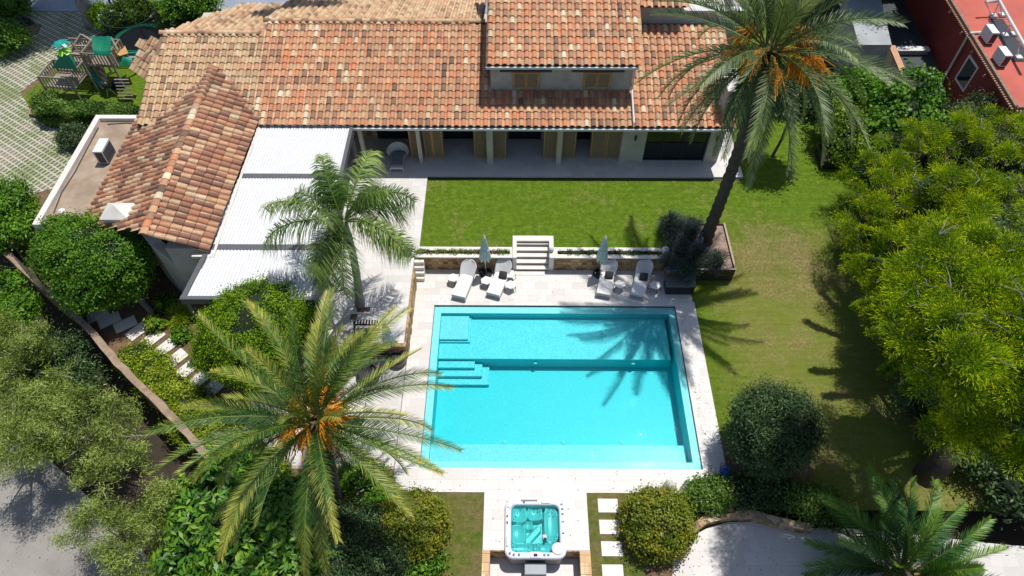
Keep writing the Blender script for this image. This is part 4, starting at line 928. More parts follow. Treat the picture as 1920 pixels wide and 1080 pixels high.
rings=[(0,HZ-.14),(0,HZ-.03),(.03,HZ),(.2,HZ+.015),(.23,HZ-.02),(.25,HZ-.16)]; mb=MB(); k=None
for d,z in rings:
    rr=rrect(HX0+d,HY0+d,HX1-d,HY1-d,.32-d*.4); n=len(mb.v); mb.v+=[(a,b,z) for a,b in rr]
    if k is not None:
        for i in range(len(rr)): mb.f.append((k+i,k+(i+1)%len(rr),n+(i+1)%len(rr),n+i))
    k=n
obj('rim',mb,M['tubshell'],t,True)
# moulded interior as a height field
def sm(a,b,x): q_=max(0,min(1,(x-a)/(b-a))); return q_*q_*(3-2*q_)
G=70; ix0,ix1,iy0,iy1=HX0+.22,HX1-.22,HY0+.22,HY1-.22; V=[];Q=[]
def tubz(u,v):  # u,v in 0..1 ; v=1 far side
    z=-.62
    def pad(cu,cv,ru,rv,h,p=4):
        d=((abs(u-cu)/ru)**p+(abs(v-cv)/rv)**p)**(1/p); return h-( h+.62)*sm(.86,1.06,d)-.10*max(0,1-((u-cu)/ru)**2-((v-cv)/rv)**2)
    z=max(z,pad(.83,.62,.16,.42,-.24),pad(.50,.86,.17,.17,-.26),pad(.17,.83,.17,.20,-.22),pad(.15,.42,.17,.22,-.24),pad(.30,.11,.34,.13,-.2),pad(.68,.12,.22,.13,-.22),pad(.36,.62,.1,.1,-.36))
    d=abs((u-.45)-(v-.42)*.9)*.7; z=max(z,-.48-.3*sm(.05,.1,d) if .3<u<.62 and .25<v<.62 else z)
    e=min(u,1-u,v,1-v); z=z+( .16-z-.0)*0; return z+ (0-.04-z)*(1-sm(0,.035,e))*.9
for j in range(G+1):
    for i in range(G+1): u=i/G;v=j/G; V.append((ix0+(ix1-ix0)*u,iy0+(iy1-iy0)*v,HZ+tubz(u,v)))
for j in range(G):
    for i in range(G): a=j*(G+1)+i; Q.append((a,a+1,a+G+2,a+G+1))
npmesh('moulded_seats',V,Q,M['tubinside'],t,smooth=True)
obj('water',MB().prism(rrect(ix0,iy0,ix1,iy1,.18),HZ-.071,HZ-.07),mk_water('tub_water',(.72,.97,.97),.1,4),t)
jets=[(1355,y) for y in ()]
def jet(u,v,r=.028):
    x=ix0+(ix1-ix0)*u;y=iy0+(iy1-iy0)*v;z=HZ+tubz(u,v); obj('jet',MB().lathe((x,y,z+.004),[(r,0),(r,.012),(r*.6,.02)],8),M['jetm'],t)
for u in (.76,.82,.88,.94):
    for v in (.36,.30,.24): jet(u,v,.024)
for u,v in ((.78,.88),(.86,.88),(.8,.8),(.88,.8),(.8,.94),(.88,.94),(.48,.95),(.56,.95),(.48,.89),(.56,.89),(.06,.72),(.1,.78),(.14,.86),(.2,.93),(.1,.66),(.3,.68),(.24,.6),(.3,.53),(.06,.14),(.12,.14),(.06,.06),(.12,.06),(.36,.15),(.36,.04)): jet(u,v,.03)
for u in (.46,.52,.58):
    for v in (.04,.09,.14,.19): jet(u,v,.026)
for x,y,rz_,l in ((HX0+.24,HY1-.24,R(50),.34),(HX1-.75,HY1-.12,0,.36),(HX0+.13,HY0+.62,R(90),.38)): obj('headrest',MB().box(x-l/2,y-.07,HZ+.0,x+l/2,y+.07,HZ+.07,rz_),M['pad'],t,bevel=.03)
obj('filter_lid',MB().lathe((HX1-.33,HY0+.36,HZ),[(.24,0),(.24,.03),(.2,.045)],24),M['offwhite'],t,True)
obj('control_panel',MB().box(hc[0]-.2,HY0+.02,HZ,hc[0]+.2,HY0+.24,HZ+.03),M['tubshell'],t,bevel=.01); obj('display',MB().box(hc[0]-.08,HY0+.06,HZ+.03,hc[0]+.07,HY0+.17,HZ+.04),M['navy'],t)
obj('speaker_bar',MB().box(hc[0]-.55,HY1-.1,HZ+.01,hc[0]+.1,HY1-.04,HZ+.03),M['darkgrey'],t)
for x,y in ((HX0+.2,HY0+.18),(HX1-.13,HY1-.22),(HX1-.1,HY1-.4),(HX1-.1,HY1-.6),(HX1-.1,HY1-.9),(HX0+.1,HY1-.7),(HX0+.1,HY1-.95),(HX0+.35,HY0+.13),(HX0+.55,HY0+.13),(HX1-.7,HY0+.13),(HX1-.85,HY0+.13),(HX0+.75,HY1-.14),(HX1-.1,HY1-1.35)): obj('valve_knob',MB().lathe((x,y,HZ+.01),[(.045,0),(.045,.025),(.02,.035)],10),M['jetm'],t)
t=thing('tub_steps','grey two tread step in front of the hot tub','steps',(hc[0],7.2,-.9)); obj('tread',MB().box(hc[0]-.42,7.05,-.9,hc[0]+.42,7.5,-.3),M['slate'],t,bevel=.03); obj('tread',MB().box(hc[0]-.42,6.6,-.9,hc[0]+.42,7.04,-.6),M['slate'],t,bevel=.03)
t=thing('floating_dispenser','small blue and white floating dispenser on the hot tub water','pool dispenser',(hc[0]+.35,8.35,HZ-.07)); obj('float',MB().lathe((hc[0]+.35,8.35,HZ-.1),[(.1,0),(.11,.04),(.06,.08),(.05,.1)],14),M['white'],t,True); obj('cap',MB().lathe((hc[0]+.38,8.25,HZ-.03),[(.06,0),(.06,.05),(.03,.06)],12),M['navy'],t,True)
struct('tub_terrace',MB().box(-.9,3,-1.3,2.56,7.86,-.9),M['trav'])
for lab,x0,x1 in (('ochre stone wing wall left of the hot tub',-1.18,-.9),('ochre stone wing wall right of the hot tub',2.56,2.95)):
    t=thing('wing_wall',lab,'wall',((x0+x1)/2,7,-.9)); obj('stone_body',MB().box(x0,3,-1.3,x1,7.86,-.005),M['stone'],t)
    c=MB(); y=3
    while y<7.8: y2=min(7.86,y+random.uniform(.3,.5)); c.box(x0-.01,y,-.005,x1+.01,y2-.01,.015+random.uniform(0,.01)); y=y2
    obj('stone_cap',c,M['honey'],t)
t=thing('tub_back_wall','ochre stone wall face behind the hot tub','wall',(.9,7.86,-.9)); obj('stone_face',MB().box(-.9,7.83,-.9,-.27,7.865,-.02).box(1.98,7.83,-.9,2.56,7.865,-.02),M['stone'],t)
for i,(a,b,lab) in enumerate(((1140,948,'square white stepping stone nearest the pool deck'),(1143,988,'second square stepping stone from the pool deck'),(1147,1029,'third square stepping stone from the pool deck, half in shade'),(1149,1073,'square stepping stone at the bottom edge, under the ball shrub shade'))):
    c=P(a,b,0); tag(obj('stepping_stone',MB().box(c[0]-.4,c[1]-.28,-.03,c[0]+.4,c[1]+.28,.012),M['coping'],bevel=.008),lab,'stepping stone','square stepping stones beside the hot tub')
# --- slab path through the left garden
sl=[(183,590,30),(205,600,30),(235,608,28),(258,621,26),(287,634,24),(308,654,24),(330,673,22),(352,692,22),(373,712,20),(395,732,20)]
for i,(a,b,_) in enumerate(sl):
    c=P(a,b,0); k=('wedge shaped slab','narrow pale slab','slab in tree shade','shaded slab','slab half in sun','sunny slab','sunny slab','sunny slab','sunny slab','sunny slab')[i]
    n=('first','second','third','fourth','fifth','sixth','seventh','eighth','ninth','last')[i]
    tag(obj('path_slab',MB().box(c[0]-.5,c[1]-.31,-.03,c[0]+.5,c[1]+.31,.02+.003*i,R(52 if i>2 else 35)),M['coping'],bevel=.008),f'{k}, {n} along the garden path from the boundary wall','path slab','pale slabs of the garden path')
# --- pool cleaner
c=P(1355,893,0); t=thing('pool_cleaner','blue and white robotic pool cleaner on its cart at the deck corner','pool cleaner',(c[0],c[1],0))
x,y=c[0],c[1]; obj('body',MB().ball((x,y+.08,.34),.2,12,8,(1,.9,.7)),M['blue'],t,True); obj('brush',MB().tube([(x-.18,y-.1,.22),(x+.18,y-.1,.22)],.07,10),M['teal'],t,True); obj('frame',MB().tube([(x-.24,y-.2,.03),(x-.24,y-.2,.1),(x-.2,y+.25,.75),(x+.2,y+.25,.75),(x+.24,y-.2,.1)],.02,6).tube([(x-.24,y-.2,.1),(x+.24,y-.2,.1)],.02,6),M['dark'],t); obj('hose',MB().tube([(x+math.cos(a)*.17,y+.1+math.sin(a)*.14,.5+a*.01) for a in np.linspace(0,11,34)],.018,6),M['blue'],t)
for sx in (-.24,.24): obj('wheel',MB().tube([(x+sx-.02,y-.22,.08),(x+sx+.02,y-.22,.08)],.08,12),M['blacktub'],t)
obj('power_unit',MB().box(x-.13,y-.34,.02,x+.13,y-.18,.2),M['paleblue'],t,bevel=.02)
# --- bench / barbecue and dining set on left deck
c=P(684,607,1.5); x,y=c[0],c[1]; t=thing('slatted_chair','dark slatted chair with grey seat on the upper terrace near the palm','chair',(x,y,1))
b_=MB()
for i in range(8): b_.box(x-.5+i*.13,y-.0,1.45,x-.43+i*.13,y+.22,1.5)
obj('back_slats',b_,M['dark'],t); obj('frame',MB().bar((x-.55,y+.1,1),(x-.55,y+.15,1.5),.05,.05).bar((x+.55,y+.1,1),(x+.55,y+.15,1.5),.05,.05).bar((x-.45,y-.55,1.02),(x-.5,y,1.45),.05,.05).bar((x+.45,y-.55,1.02),(x+.5,y,1.45),.05,.05).box(x-.5,y-.05,1.43,x+.5,y,1.49),M['dark'],t); obj('seat',MB().box(x-.42,y-.6,1.15,x+.42,y-.05,1.24),M['greypad'],t,bevel=.03)
for k,(a,b,r_,lab) in enumerate(((725,650,.55,'round dark wicker sofa partly hidden by palm fronds'),(690,700,.5,'dark wicker armchair on the lower deck under the palm'),(745,672,.4,'dark wicker stool beside the closed parasol'))):
    c=P(a,b,.3); t=thing('wicker_seat',lab,'wicker seat',(c[0],c[1],0),'dark wicker seats on the lower deck'); obj('base',MB().lathe((c[0],c[1],0),[(r_,0),(r_*1.05,.3),(r_,.34)],22),simple('brown_wicker',(.16,.12,.09),.7,.3,20,.5),t,True); obj('pad',MB().lathe((c[0],c[1],.34),[(r_*.93,0),(r_*.95,.08),(r_*.85,.12)],22),M['cushion'],t,True)
    obj('back',MB().tube([(c[0]+math.cos(q_)*r_*.95,c[1]+math.sin(q_)*r_*.95,.55) for q_ in np.linspace(.3,2.8,12)],.12,8),simple('brown_wicker_back',(.16,.12,.09),.7,.3,20,.5),t,True)
struct('palm_square',MB().box(-7.75,18.2,.99,-6.6,19.2,1.008),M['pad']); 
t=thing('pebble_inlay','square of brown pebbles set in the paving at the palm foot','paving inlay',(-6.9,18.6,1)); obj('pebbles',MB().box(-7.35,18.32,1.008,-6.75,18.6,1.02).box(-7.6,17.9,1.002,-7.3,18.2,1.016),M['soil'],t)
# round table by the golden palm
c=P(640,760,.74); t=thing('dining_table','pale stone topped table on the lower deck under the palm','table',(c[0],c[1],0)); obj('table_top',MB().box(c[0]-1,c[1]-.5,.7,c[0]+1,c[1]+.5,.75),M['coping'],t,bevel=.01)
for sx in (-.85,.85):
    for sy in (-.4,.4): obj('leg',MB().box(c[0]+sx-.04,c[1]+sy-.04,0,c[0]+sx+.04,c[1]+sy+.04,.7),M['dark'],t)
# --- black planter boxes by the citrus
c=P(1560,300,.95); t=thing('black_planter','black square planter box in the shade at the lawn edge','planter',(c[0],c[1],.8)); x,y=c[0],c[1]; obj('box_wall',MB().box(x-.8,y-.7,.6,x+.8,y-.6,1.5).box(x-.8,y+.6,.6,x+.8,y+.7,1.5).box(x-.8,y-.6,.6,x-.7,y+.6,1.5).box(x+.7,y-.6,.6,x+.8,y+.6,1.5),M['blacktub'],t); obj('soil',MB().box(x-.7,y-.6,.6,x+.7,y+.6,1.35),M['soil'],t)
# --- clutter beside neighbour wall
c=P(1642,205,.8); t=thing('garden_furniture','blue plastic folding seat beside the party wall','seat',(c[0],c[1],.4)); x,y=c[0],c[1]; obj('seat',MB().box(x-.3,y-.25,.8,x+.3,y+.25,.85,.4),M['blue'],t); obj('backrest',MB().box(x-.3,y+.2,.85,x+.3,y+.26,1.3,.4),M['blue'],t)
c=P(1645,225,.8); t=thing('tarpaulin','crumpled blue and white sheet lying behind the citrus tree','tarpaulin',(*P(1648,225,.6)[:2],.5)); V=[];Q=[]
for j in range(9):
    for i in range(13): q=P(1630+i*4,190+j*8,.6); V.append((q[0],q[1],.65+.25*mnoise.noise(Vector((i*.6,j*.6,1)))))
for j in range(8):
    for i in range(12): a=j*13+i; Q.append((a,a+1,a+14,a+13))
npmesh('sheet',V,Q,M['paleblue'],t); obj('folded_cover',MB().box(x-.2,y-1.6,.9,x+.5,y-1.0,1.05,.5),M['blue'],t,bevel=.04)
# ================================================================ PLAYSET
def PV(px,py,z): return Vector(P(px,py,z))
ps=thing('playset','wooden climbing frame with green canvas roofs and two decked towers','playset',(*P(160,170,0)[:2],0))
W=M['greywood']
def deckbox(c0,w,d,zd,rail,par,rz_=R(-6),sides='nsew'):
    x,y=c0
    for sx in (-w/2,w/2):
        for sy in (-d/2,d/2): obj('post',MB().box(x+sx-.05,y+sy-.05,0,x+sx+.05,y+sy+.05,zd+rail,rz_,(x,y)),W,par)
    s=MB(); n=int(d/.16)
    for i in range(n): s.box(x-w/2,y-d/2+i*d/n,zd-.04,x+w/2,y-d/2+i*d/n+d/n-.02,zd,rz_,(x,y))
    obj('deck_boards',s,M['greywood'],par); r=MB(); k=int(w/.2)
    for sy in ([-d/2] if 's' in sides else [])+([d/2] if 'n' in sides else []):
        r=MB()
        r.box(x-w/2,y+sy-.03,zd+rail*.9,x+w/2,y+sy+.03,zd+rail*.9+.09,rz_,(x,y)); r.box(x-w/2,y+sy-.03,zd+.05,x+w/2,y+sy+.03,zd+.13,rz_,(x,y))
        for i in range(k+1): u=x-w/2+.05+(w-.1)*i/k; r.box(u-.045,y+sy-.045,zd,u+.045,y+sy-.028,zd+rail*.92,rz_,(x,y))
        obj('railing',r,W,par)
    k=int(d/.2)
    for sx in ([-w/2] if 'w' in sides else [])+([w/2] if 'e' in sides else []):
        r=MB()
        r.box(x+sx-.03,y-d/2,zd+rail*.9,x+sx+.03,y+d/2,zd+rail*.9+.09,rz_,(x,y))
        for i in range(k+1): u=y-d/2+.05+(d-.1)*i/k; r.box(x+sx-.045,u-.045,zd,x+sx-.028,u+.045,zd+rail*.92,rz_,(x,y))
        obj('railing',r,W,par)
a=P(125,150,1.4); deckbox(a[:2],1.9,1.7,1.4,.8,ps); b=P(158,108,1.5); deckbox(b[:2],2.0,1.6,1.5,.8,ps,sides='sn'); c=P(200,110,1.6); deckbox(c[:2],1.7,1.6,1.6,.9,ps,sides='sewn')
# canvas roofs
q=[PV(172,68,3.3),PV(208,68,3.3),PV(208,100,2.7),PV(174,100,2.7)]; V=[];Q=[]
for j in range(9):
    for i in range(9):
        u,v=i/8,j/8; p=q[0].lerp(q[1],u).lerp(q[3].lerp(q[2],u),v); p=p+Vector((0,0,-.22*math.sin(v*PI)*math.sin(u*PI)*.4+.03*math.sin(u*17+v*5)-(0.15 if v>.95 else 0))); V.append(tuple(p))
for j in range(8):
    for i in range(8): a_=j*9+i; Q.append((a_,a_+1,a_+10,a_+9))
npmesh('canvas_roof',V,Q,M['greencloth'],ps)
ap=PV(121,92,3.6); cs=[PV(97,128,2.4),PV(145,130,2.4),PV(140,112,2.45),PV(108,110,2.45)]; mb=MB(); mb.v=[tuple(x) for x in [ap]+cs]; mb.f=[(0,1,2),(0,2,3),(0,3,4),(0,4,1)]; obj('tent_roof',mb,M['greencloth'],ps)
q=[PV(224,122,2.0),PV(230,106,2.3),PV(248,108,2.3),PV(247,124,2.0)]; V=[];Q=[]
for j in range(7):
    for i in range(7): u,v=i/6,j/6; p=q[0].lerp(q[3],u).lerp(q[1].lerp(q[2],u),v); p.z+=.22*math.sin(u*PI)*math.sin(v*PI); V.append(tuple(p))
for j in range(6):
    for i in range(6): a_=j*7+i; Q.append((a_,a_+1,a_+8,a_+7))
npmesh('slide_hood',V,Q,M['greencloth'],ps,smooth=True)
for a_,b_,w_ in ((PV(133,97,1.8),PV(153,65,2.6),.16),(PV(153,65,2.6),PV(172,77,2.2),.1),(PV(172,77,2.2),PV(164,86,1.6),.08),(PV(141,86,2.2),PV(172,87,2.2),.1),(PV(133,77,2.4),PV(150,102,1.6),.06),(PV(208,70,2.9),PV(222,95,2.3),.12),(PV(208,100,2.7),PV(222,125,1.9),.1)): obj('beam',MB().bar(a_,b_,w_,w_),W,ps)
obj('ramp_board',MB().bar(PV(184,120,1.2),PV(200,165,.1),.5,.05),M['riser'],ps); obj('side_board',MB().bar(PV(226,88,1.8),PV(216,108,1.7),.06,.8).bar(PV(224,90,1.9),PV(230,104,1.9),.7,.06),M['wood'],ps)
r=MB(); 
for i in range(7): p=PV(228+i*1.5,150+i*6,1.2-.17*i); r.box(p.x-.45,p.y-.04,p.z,p.x+.45,p.y+.04,p.z+.05)
obj('ladder_rungs',r,W,ps); obj('slide',MB().bar(PV(165,125,1.4),PV(195,163,.1),.45,.05),M['teal'],ps)
for cpx,cpy,z,m,r0,lab in ((113,80,4.3,'teal',.5,0),(118,95,3.9,'lime',.42,0)):
    c0=PV(cpx,cpy,z); mb=MB()
    for i in range(7):
        an=2*PI*i/7+.3; d=Vector((math.cos(an),math.sin(an),.05)); s=Vector((-math.sin(an),math.cos(an),0))*.11; e=c0+d*r0; e.z-=.12; m2=c0+d*r0*.6; mb.quad(tuple(c0-s*.35),tuple(c0+s*.35),tuple(m2+s),tuple(m2-s)); mb.quad(tuple(m2-s),tuple(m2+s),tuple(e+s*.7),tuple(e-s*.7))
    obj('toy_palm_leaves',mb,M[m],ps)
obj('toy_palm_pole',MB().tube([PV(121,92,3.6),PV(113,80,4.3)],.03,6),M['wood'],ps)
for a_,b_,lab in ((222,158,'dark blue plastic toy car on the grass by the playset'),(185,150,'dark blue swing seat lying under the playset')):
    c0=P(a_,b_,.2); t=thing('toy',lab,'toy',(c0[0],c0[1],0)); obj('body',MB().ball((c0[0],c0[1],.3),.38,12,8,(1.1,.8,.7)),M['navy'],t,True)
    for sx in (-.3,.3): obj('wheel',MB().tube([(c0[0]+sx,c0[1]-.3,.13),(c0[0]+sx,c0[1]-.22,.13)],.13,12),M['blacktub'],t)
c0=P(202,165,.5); t=thing('kettle_grill','small round metal grill beside the playset','grill',(c0[0],c0[1],0)); obj('bowl',MB().ball((c0[0],c0[1],.75),.24,14,8),M['dark'],t,True)
for an in (0,2.1,4.2): obj('leg',MB().tube([(c0[0],c0[1],.65),(c0[0]+.3*math.cos(an),c0[1]+.3*math.sin(an),0)],.02,6),M['offwhite'],t)
# trampoline
tc=P(262,72,.7); t=thing('trampoline','round green trampoline with tall black safety net','trampoline',(tc[0],tc[1],0)); tr=1.75; x,y=tc[0],tc[1]
obj('mat',MB().lathe((x,y,.7),[(tr*.82,0),(tr*.82,.01)],32),M['blacktub'],t); 
ringm=MB(); n=40
for i in range(n):
    a_=2*PI*i/n;b_=2*PI*(i+1)/n; ringm.quad((x+math.cos(a_)*tr*.8,y+math.sin(a_)*tr*.8,.73),(x+math.cos(b_)*tr*.8,y+math.sin(b_)*tr*.8,.73),(x+math.cos(b_)*tr,y+math.sin(b_)*tr,.71),(x+math.cos(a_)*tr,y+math.sin(a_)*tr,.71))
obj('pad_ring',ringm,M['greencloth'],t); 
for i in range(6):
    a_=2*PI*i/6+.2; px_,py_=x+math.cos(a_)*tr*1.02,y+math.sin(a_)*tr*1.02; obj('net_pole',MB().tube([(px_,py_,0),(px_,py_,2.4),(x+math.cos(a_)*tr*.96,y+math.sin(a_)*tr*.96,2.6)],.035,6),M['dark'],t)
nm=MB()
for i in range(n):
    a_=2*PI*i/n;b_=2*PI*(i+1)/n; nm.quad((x+math.cos(a_)*tr*.97,y+math.sin(a_)*tr*.97,.75),(x+math.cos(b_)*tr*.97,y+math.sin(b_)*tr*.97,.75),(x+math.cos(b_)*tr*.97,y+math.sin(b_)*tr*.97,2.5),(x+math.cos(a_)*tr*.97,y+math.sin(a_)*tr*.97,2.5))
obj('safety_net',nm,M['net'],t); obj('top_rail',MB().tube([(x+math.cos(2*PI*i/36)*tr*.97,y+math.sin(2*PI*i/36)*tr*.97,2.52) for i in range(37)],.025,6,False),M['dark'],t)
c0=P(252,100,.6); x,y=c0[0],c0[1]; t=thing('play_table','pale blue plastic table at the roof corner near the playset','table',(x,y,0)); obj('table_top',MB().box(x-.4,y-.4,.5,x+.4,y+.4,.55),M['paleblue'],t,bevel=.02)
for sx in (-.33,.33):
    for sy in (-.33,.33): obj('leg',MB().box(x+sx-.03,y+sy-.03,0,x+sx+.03,y+sy+.03,.5),M['paleblue'],t)
for a_,b_,m,lab in ((239,99,'pink','pink plastic stool beside the pale blue table'),(256,91,'paleblue','pale blue plastic chair behind the small table')):
    c0=P(a_,b_,.35); x,y=c0[0],c0[1]; t=thing('plastic_chair',lab,'chair',(x,y,0)); obj('seat',MB().box(x-.2,y-.2,.3,x+.2,y+.2,.35),M[m],t,bevel=.015); obj('backrest',MB().box(x-.2,y+.16,.35,x+.2,y+.2,.7),M[m],t,bevel=.015)
    for sx in (-.17,.17):
        for sy in (-.17,.17): obj('leg',MB().box(x+sx-.02,y+sy-.02,0,x+sx+.02,y+sy+.02,.3),M[m],t)
c0=P(70,212,0); t=thing('clay_bowl','round clay bowl at the end of the clipped hedge','pot',(c0[0],c0[1],0)); obj('bowl',MB().lathe((c0[0],c0[1],0),[(.3,0),(.42,.22),(.36,.22),(.3,.1)],18),M['redtrim'],t,True); obj('soil',MB().lathe((c0[0],c0[1],.15),[(.33,0),(.33,.01)],16),M['soil'],t)
# person bending on the street
def skin(name,pts,edges,rad,m,par):
    me=bpy.data.meshes.new(name); l=rootloc(par); me.from_pydata([tuple(Vector(p)-l) for p in pts],edges,[]); o=finish(name,me,m,par); md=o.modifiers.new('skin','SKIN'); md.use_smooth_shade=True; sv=me.skin_vertices[0].data if me.skin_vertices else None
    if sv is None: 
        bm=bmesh.new(); bm.from_mesh(me); bm.verts.layers.skin.verify(); bm.to_mesh(me); bm.free(); sv=me.skin_vertices[0].data
    for i,r_ in enumerate(rad): sv[i].radius=(r_,r_); sv[i].use_root=(i==0)
    o.modifiers.new('sub','SUBSURF').levels=2; o.modifiers['sub'].render_levels=2; return o
g0=Vector(P(216,13,0)); g0.z=0
pe=thing('person','person in blue jeans and white top bending over by the street hedge','person',tuple(g0))
J={'pel':(0,0,.92),'sp':(-.1,.28,1.12),'ch':(-.18,.5,1.08),'nk':(-.22,.66,1.0),'hd':(-.25,.78,.92),'hl':(-.11,0,.88),'kl':(-.16,-.1,.5),'al':(-.2,.0,.08),'tl':(-.2,.16,.04),'hr':(.11,0,.88),'kr':(.18,-.12,.5),'ar':(.26,-.02,.08),'tr':(.26,.14,.04),'sl':(-.36,.5,1.0),'el':(-.42,.62,.75),'wl':(-.34,.78,.52),'fl':(-.3,.84,.42),'sr':(.0,.52,1.0),'er':(.04,.66,.75),'wr':(-.06,.8,.52),'fr':(-.1,.86,.42)}
ks=list(J); Jp=[g0+Vector(J[k]) for k in ks]; ed=[('pel','sp'),('sp','ch'),('ch','nk'),('nk','hd'),('pel','hl'),('hl','kl'),('kl','al'),('al','tl'),('pel','hr'),('hr','kr'),('kr','ar'),('ar','tr'),('ch','sl'),('sl','el'),('el','wl'),('wl','fl'),('ch','sr'),('sr','er'),('er','wr'),('wr','fr')]
rr={'pel':.13,'sp':.12,'ch':.15,'nk':.06,'hd':.1,'hl':.09,'kl':.06,'al':.04,'tl':.035,'hr':.09,'kr':.06,'ar':.04,'tr':.035,'sl':.055,'el':.042,'wl':.03,'fl':.025,'sr':.055,'er':.042,'wr':.03,'fr':.025}
skin('body',Jp,[(ks.index(a),ks.index(b)) for a,b in ed],[rr[k] for k in ks],M['skin'],pe)
sub=lambda names,e,add,m,nm: skin(nm,[g0+Vector(J[k]) for k in names],[(names.index(a),names.index(b)) for a,b in e],[rr[k]+add for k in names],m,pe)
sub(['pel','hl','kl','al','hr','kr','ar'],[('pel','hl'),('hl','kl'),('kl','al'),('pel','hr'),('hr','kr'),('kr','ar')],.025,M['jeans'],'jeans')
sub(['sp','pel','ch','sl','el','sr','er'],[('sp','pel'),('sp','ch'),('ch','sl'),('sl','el'),('ch','sr'),('sr','er')],.022,M['white'],'shirt')
obj('hair',MB().ball(tuple(g0+Vector((-.25,.79,.95))),.115,12,8,(1,1,.9)),M['bark'],pe,True)
# ================================================================ PLANTS
palm('date_palm','tall date palm with orange fruit standing in the dark steel planter',(9.62,22.87,.75),(9.6,22.75,11.9),62,4.8,LF['date'],seed=3,dead=6,fruit=12,trad=.26,emin=-48,emax=84,LL=.34,npl=84,ring=.2,leafw=.032)
palm('date_palm','golden green date palm with orange stalks left of the pool',(-7.08,9.3,-.05),(-6.6,10.15,6.2),60,4.75,LF['dategold'],(.0,.1),seed=8,fruit=13,trad=.24,emin=-32,emax=86,LL=.29,npl=92,dead=3,ring=.2,leafw=.03)
palm('queen_palm','feathery arching palm by the white pergola corner',(-7.25,18.72,1),(-6.98,18.95,6.5),17,3.6,LF['queen'],style='queen',seed=5,trad=.17,emin=8,emax=76,leafw=.03,npl=120,LL=.66,bark='barklight',stub=False,ring=.1)
palm('young_date_palm','dark green low palm in the bottom right corner beside the patio',(14.4,6.9,-1.3),(14.45,6.9,.5),44,3.6,LF['dategrn'],style='low',seed=12,trad=.4,emin=-5,emax=78,LL=.42,npl=90,leafw=.034)
palm('fan_edge_palm','small palm beside the red house at the right edge',(*P(1925,320,0)[:2],0),(*P(1925,285,2.5)[:2],2.5),18,2.4,LF['dategrn'],style='low',seed=33,trad=.18,npl=40)
# big pine: many separate branch sprays over a broad canopy
BIG=[(1650,330,3.4,1.5),(1725,285,3.8,1.7),(1800,270,4.2,1.8),(1885,280,4.6,2.0),(1630,430,2.6,1.3),(1700,390,3.8,1.6),(1790,370,5.6,1.8),(1890,390,6.2,1.9),(1650,520,2.2,1.2),(1675,590,2.2,1.0),(1705,480,3.6,1.4),(1710,640,2.8,.9),(1725,580,3.8,1.2),(1760,470,5.4,1.5),
 (1740,530,10.4,.8),(1775,540,11.6,1.0),(1740,590,11.4,.8),(1760,480,11.8,.8),(1715,640,10.8,.5),(1800,640,12,.9),(1830,490,11.0,1.2),(1905,480,11.2,1.3),(1775,620,11.2,1.1),(1840,590,11.8,1.1),(1790,690,10.8,.8),(1900,600,11.6,1.3),(1860,680,10.2,.9),(1900,760,9.3,1.0),(1850,820,7.2,.8),(1915,850,7.8,1.0),(1940,680,11.2,1.2),(1775,745,5.0,.9),(1830,745,8.2,.9),(1745,690,4.2,.8),(1860,450,7,1.8),(1800,560,7.5,1.5),(1880,540,8,1.5),(1790,820,4.4,.8)]
L_=[]
for px_,py_,z,r in BIG:
    q=P(px_,py_,z)
    for k in range(int(5+r*7)):
        a=random.uniform(0,2*PI); e=random.random()**.5; h=(1-e*e)**.5
        L_.append((q[0]+math.cos(a)*r*e*1.05,q[1]+math.sin(a)*r*e*1.05,z+h*r*.6-random.random()**2*r*.7,)+(random.uniform(.28,.52),)*2+(random.uniform(.16,.28),))
t=thing('pine_tree','big bright yellow green pine filling the right side','tree',(16.9,10.9,-.05))
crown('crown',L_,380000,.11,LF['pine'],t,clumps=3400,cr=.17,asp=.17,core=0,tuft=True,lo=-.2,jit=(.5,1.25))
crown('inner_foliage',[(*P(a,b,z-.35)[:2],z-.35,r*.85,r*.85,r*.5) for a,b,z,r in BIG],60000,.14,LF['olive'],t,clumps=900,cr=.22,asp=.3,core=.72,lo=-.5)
mbl=MB()
for l in L_[::2]:
    e=Vector(l[:3]); o=e.lerp(Vector((17.2,13.2,max(2.5,e.z*.7))),random.uniform(.04,.1)); mbl.tube([o,o.lerp(e,.5)+Vector((0,0,.1)),e],[.035,.025,.01],5)
obj('branches',mbl,M['bark'],t)['kind']='stuff'
for px_,py_,z in ((1640,330,3.2),(1720,480,5),(1790,370,5.5),(1830,490,10.5),(1775,620,10.6),(1900,600,11),(1700,620,3.6),(1870,740,8)):
    q=Vector(P(px_,py_,z)); o=Vector((17.9,12.8,min(z*.8,3.6)+.2)); obj('limb',MB().tube([o,o.lerp(q,.5)+Vector((0,0,.3)),q],[.15,.09,.04],8),M['bark'],t,True)
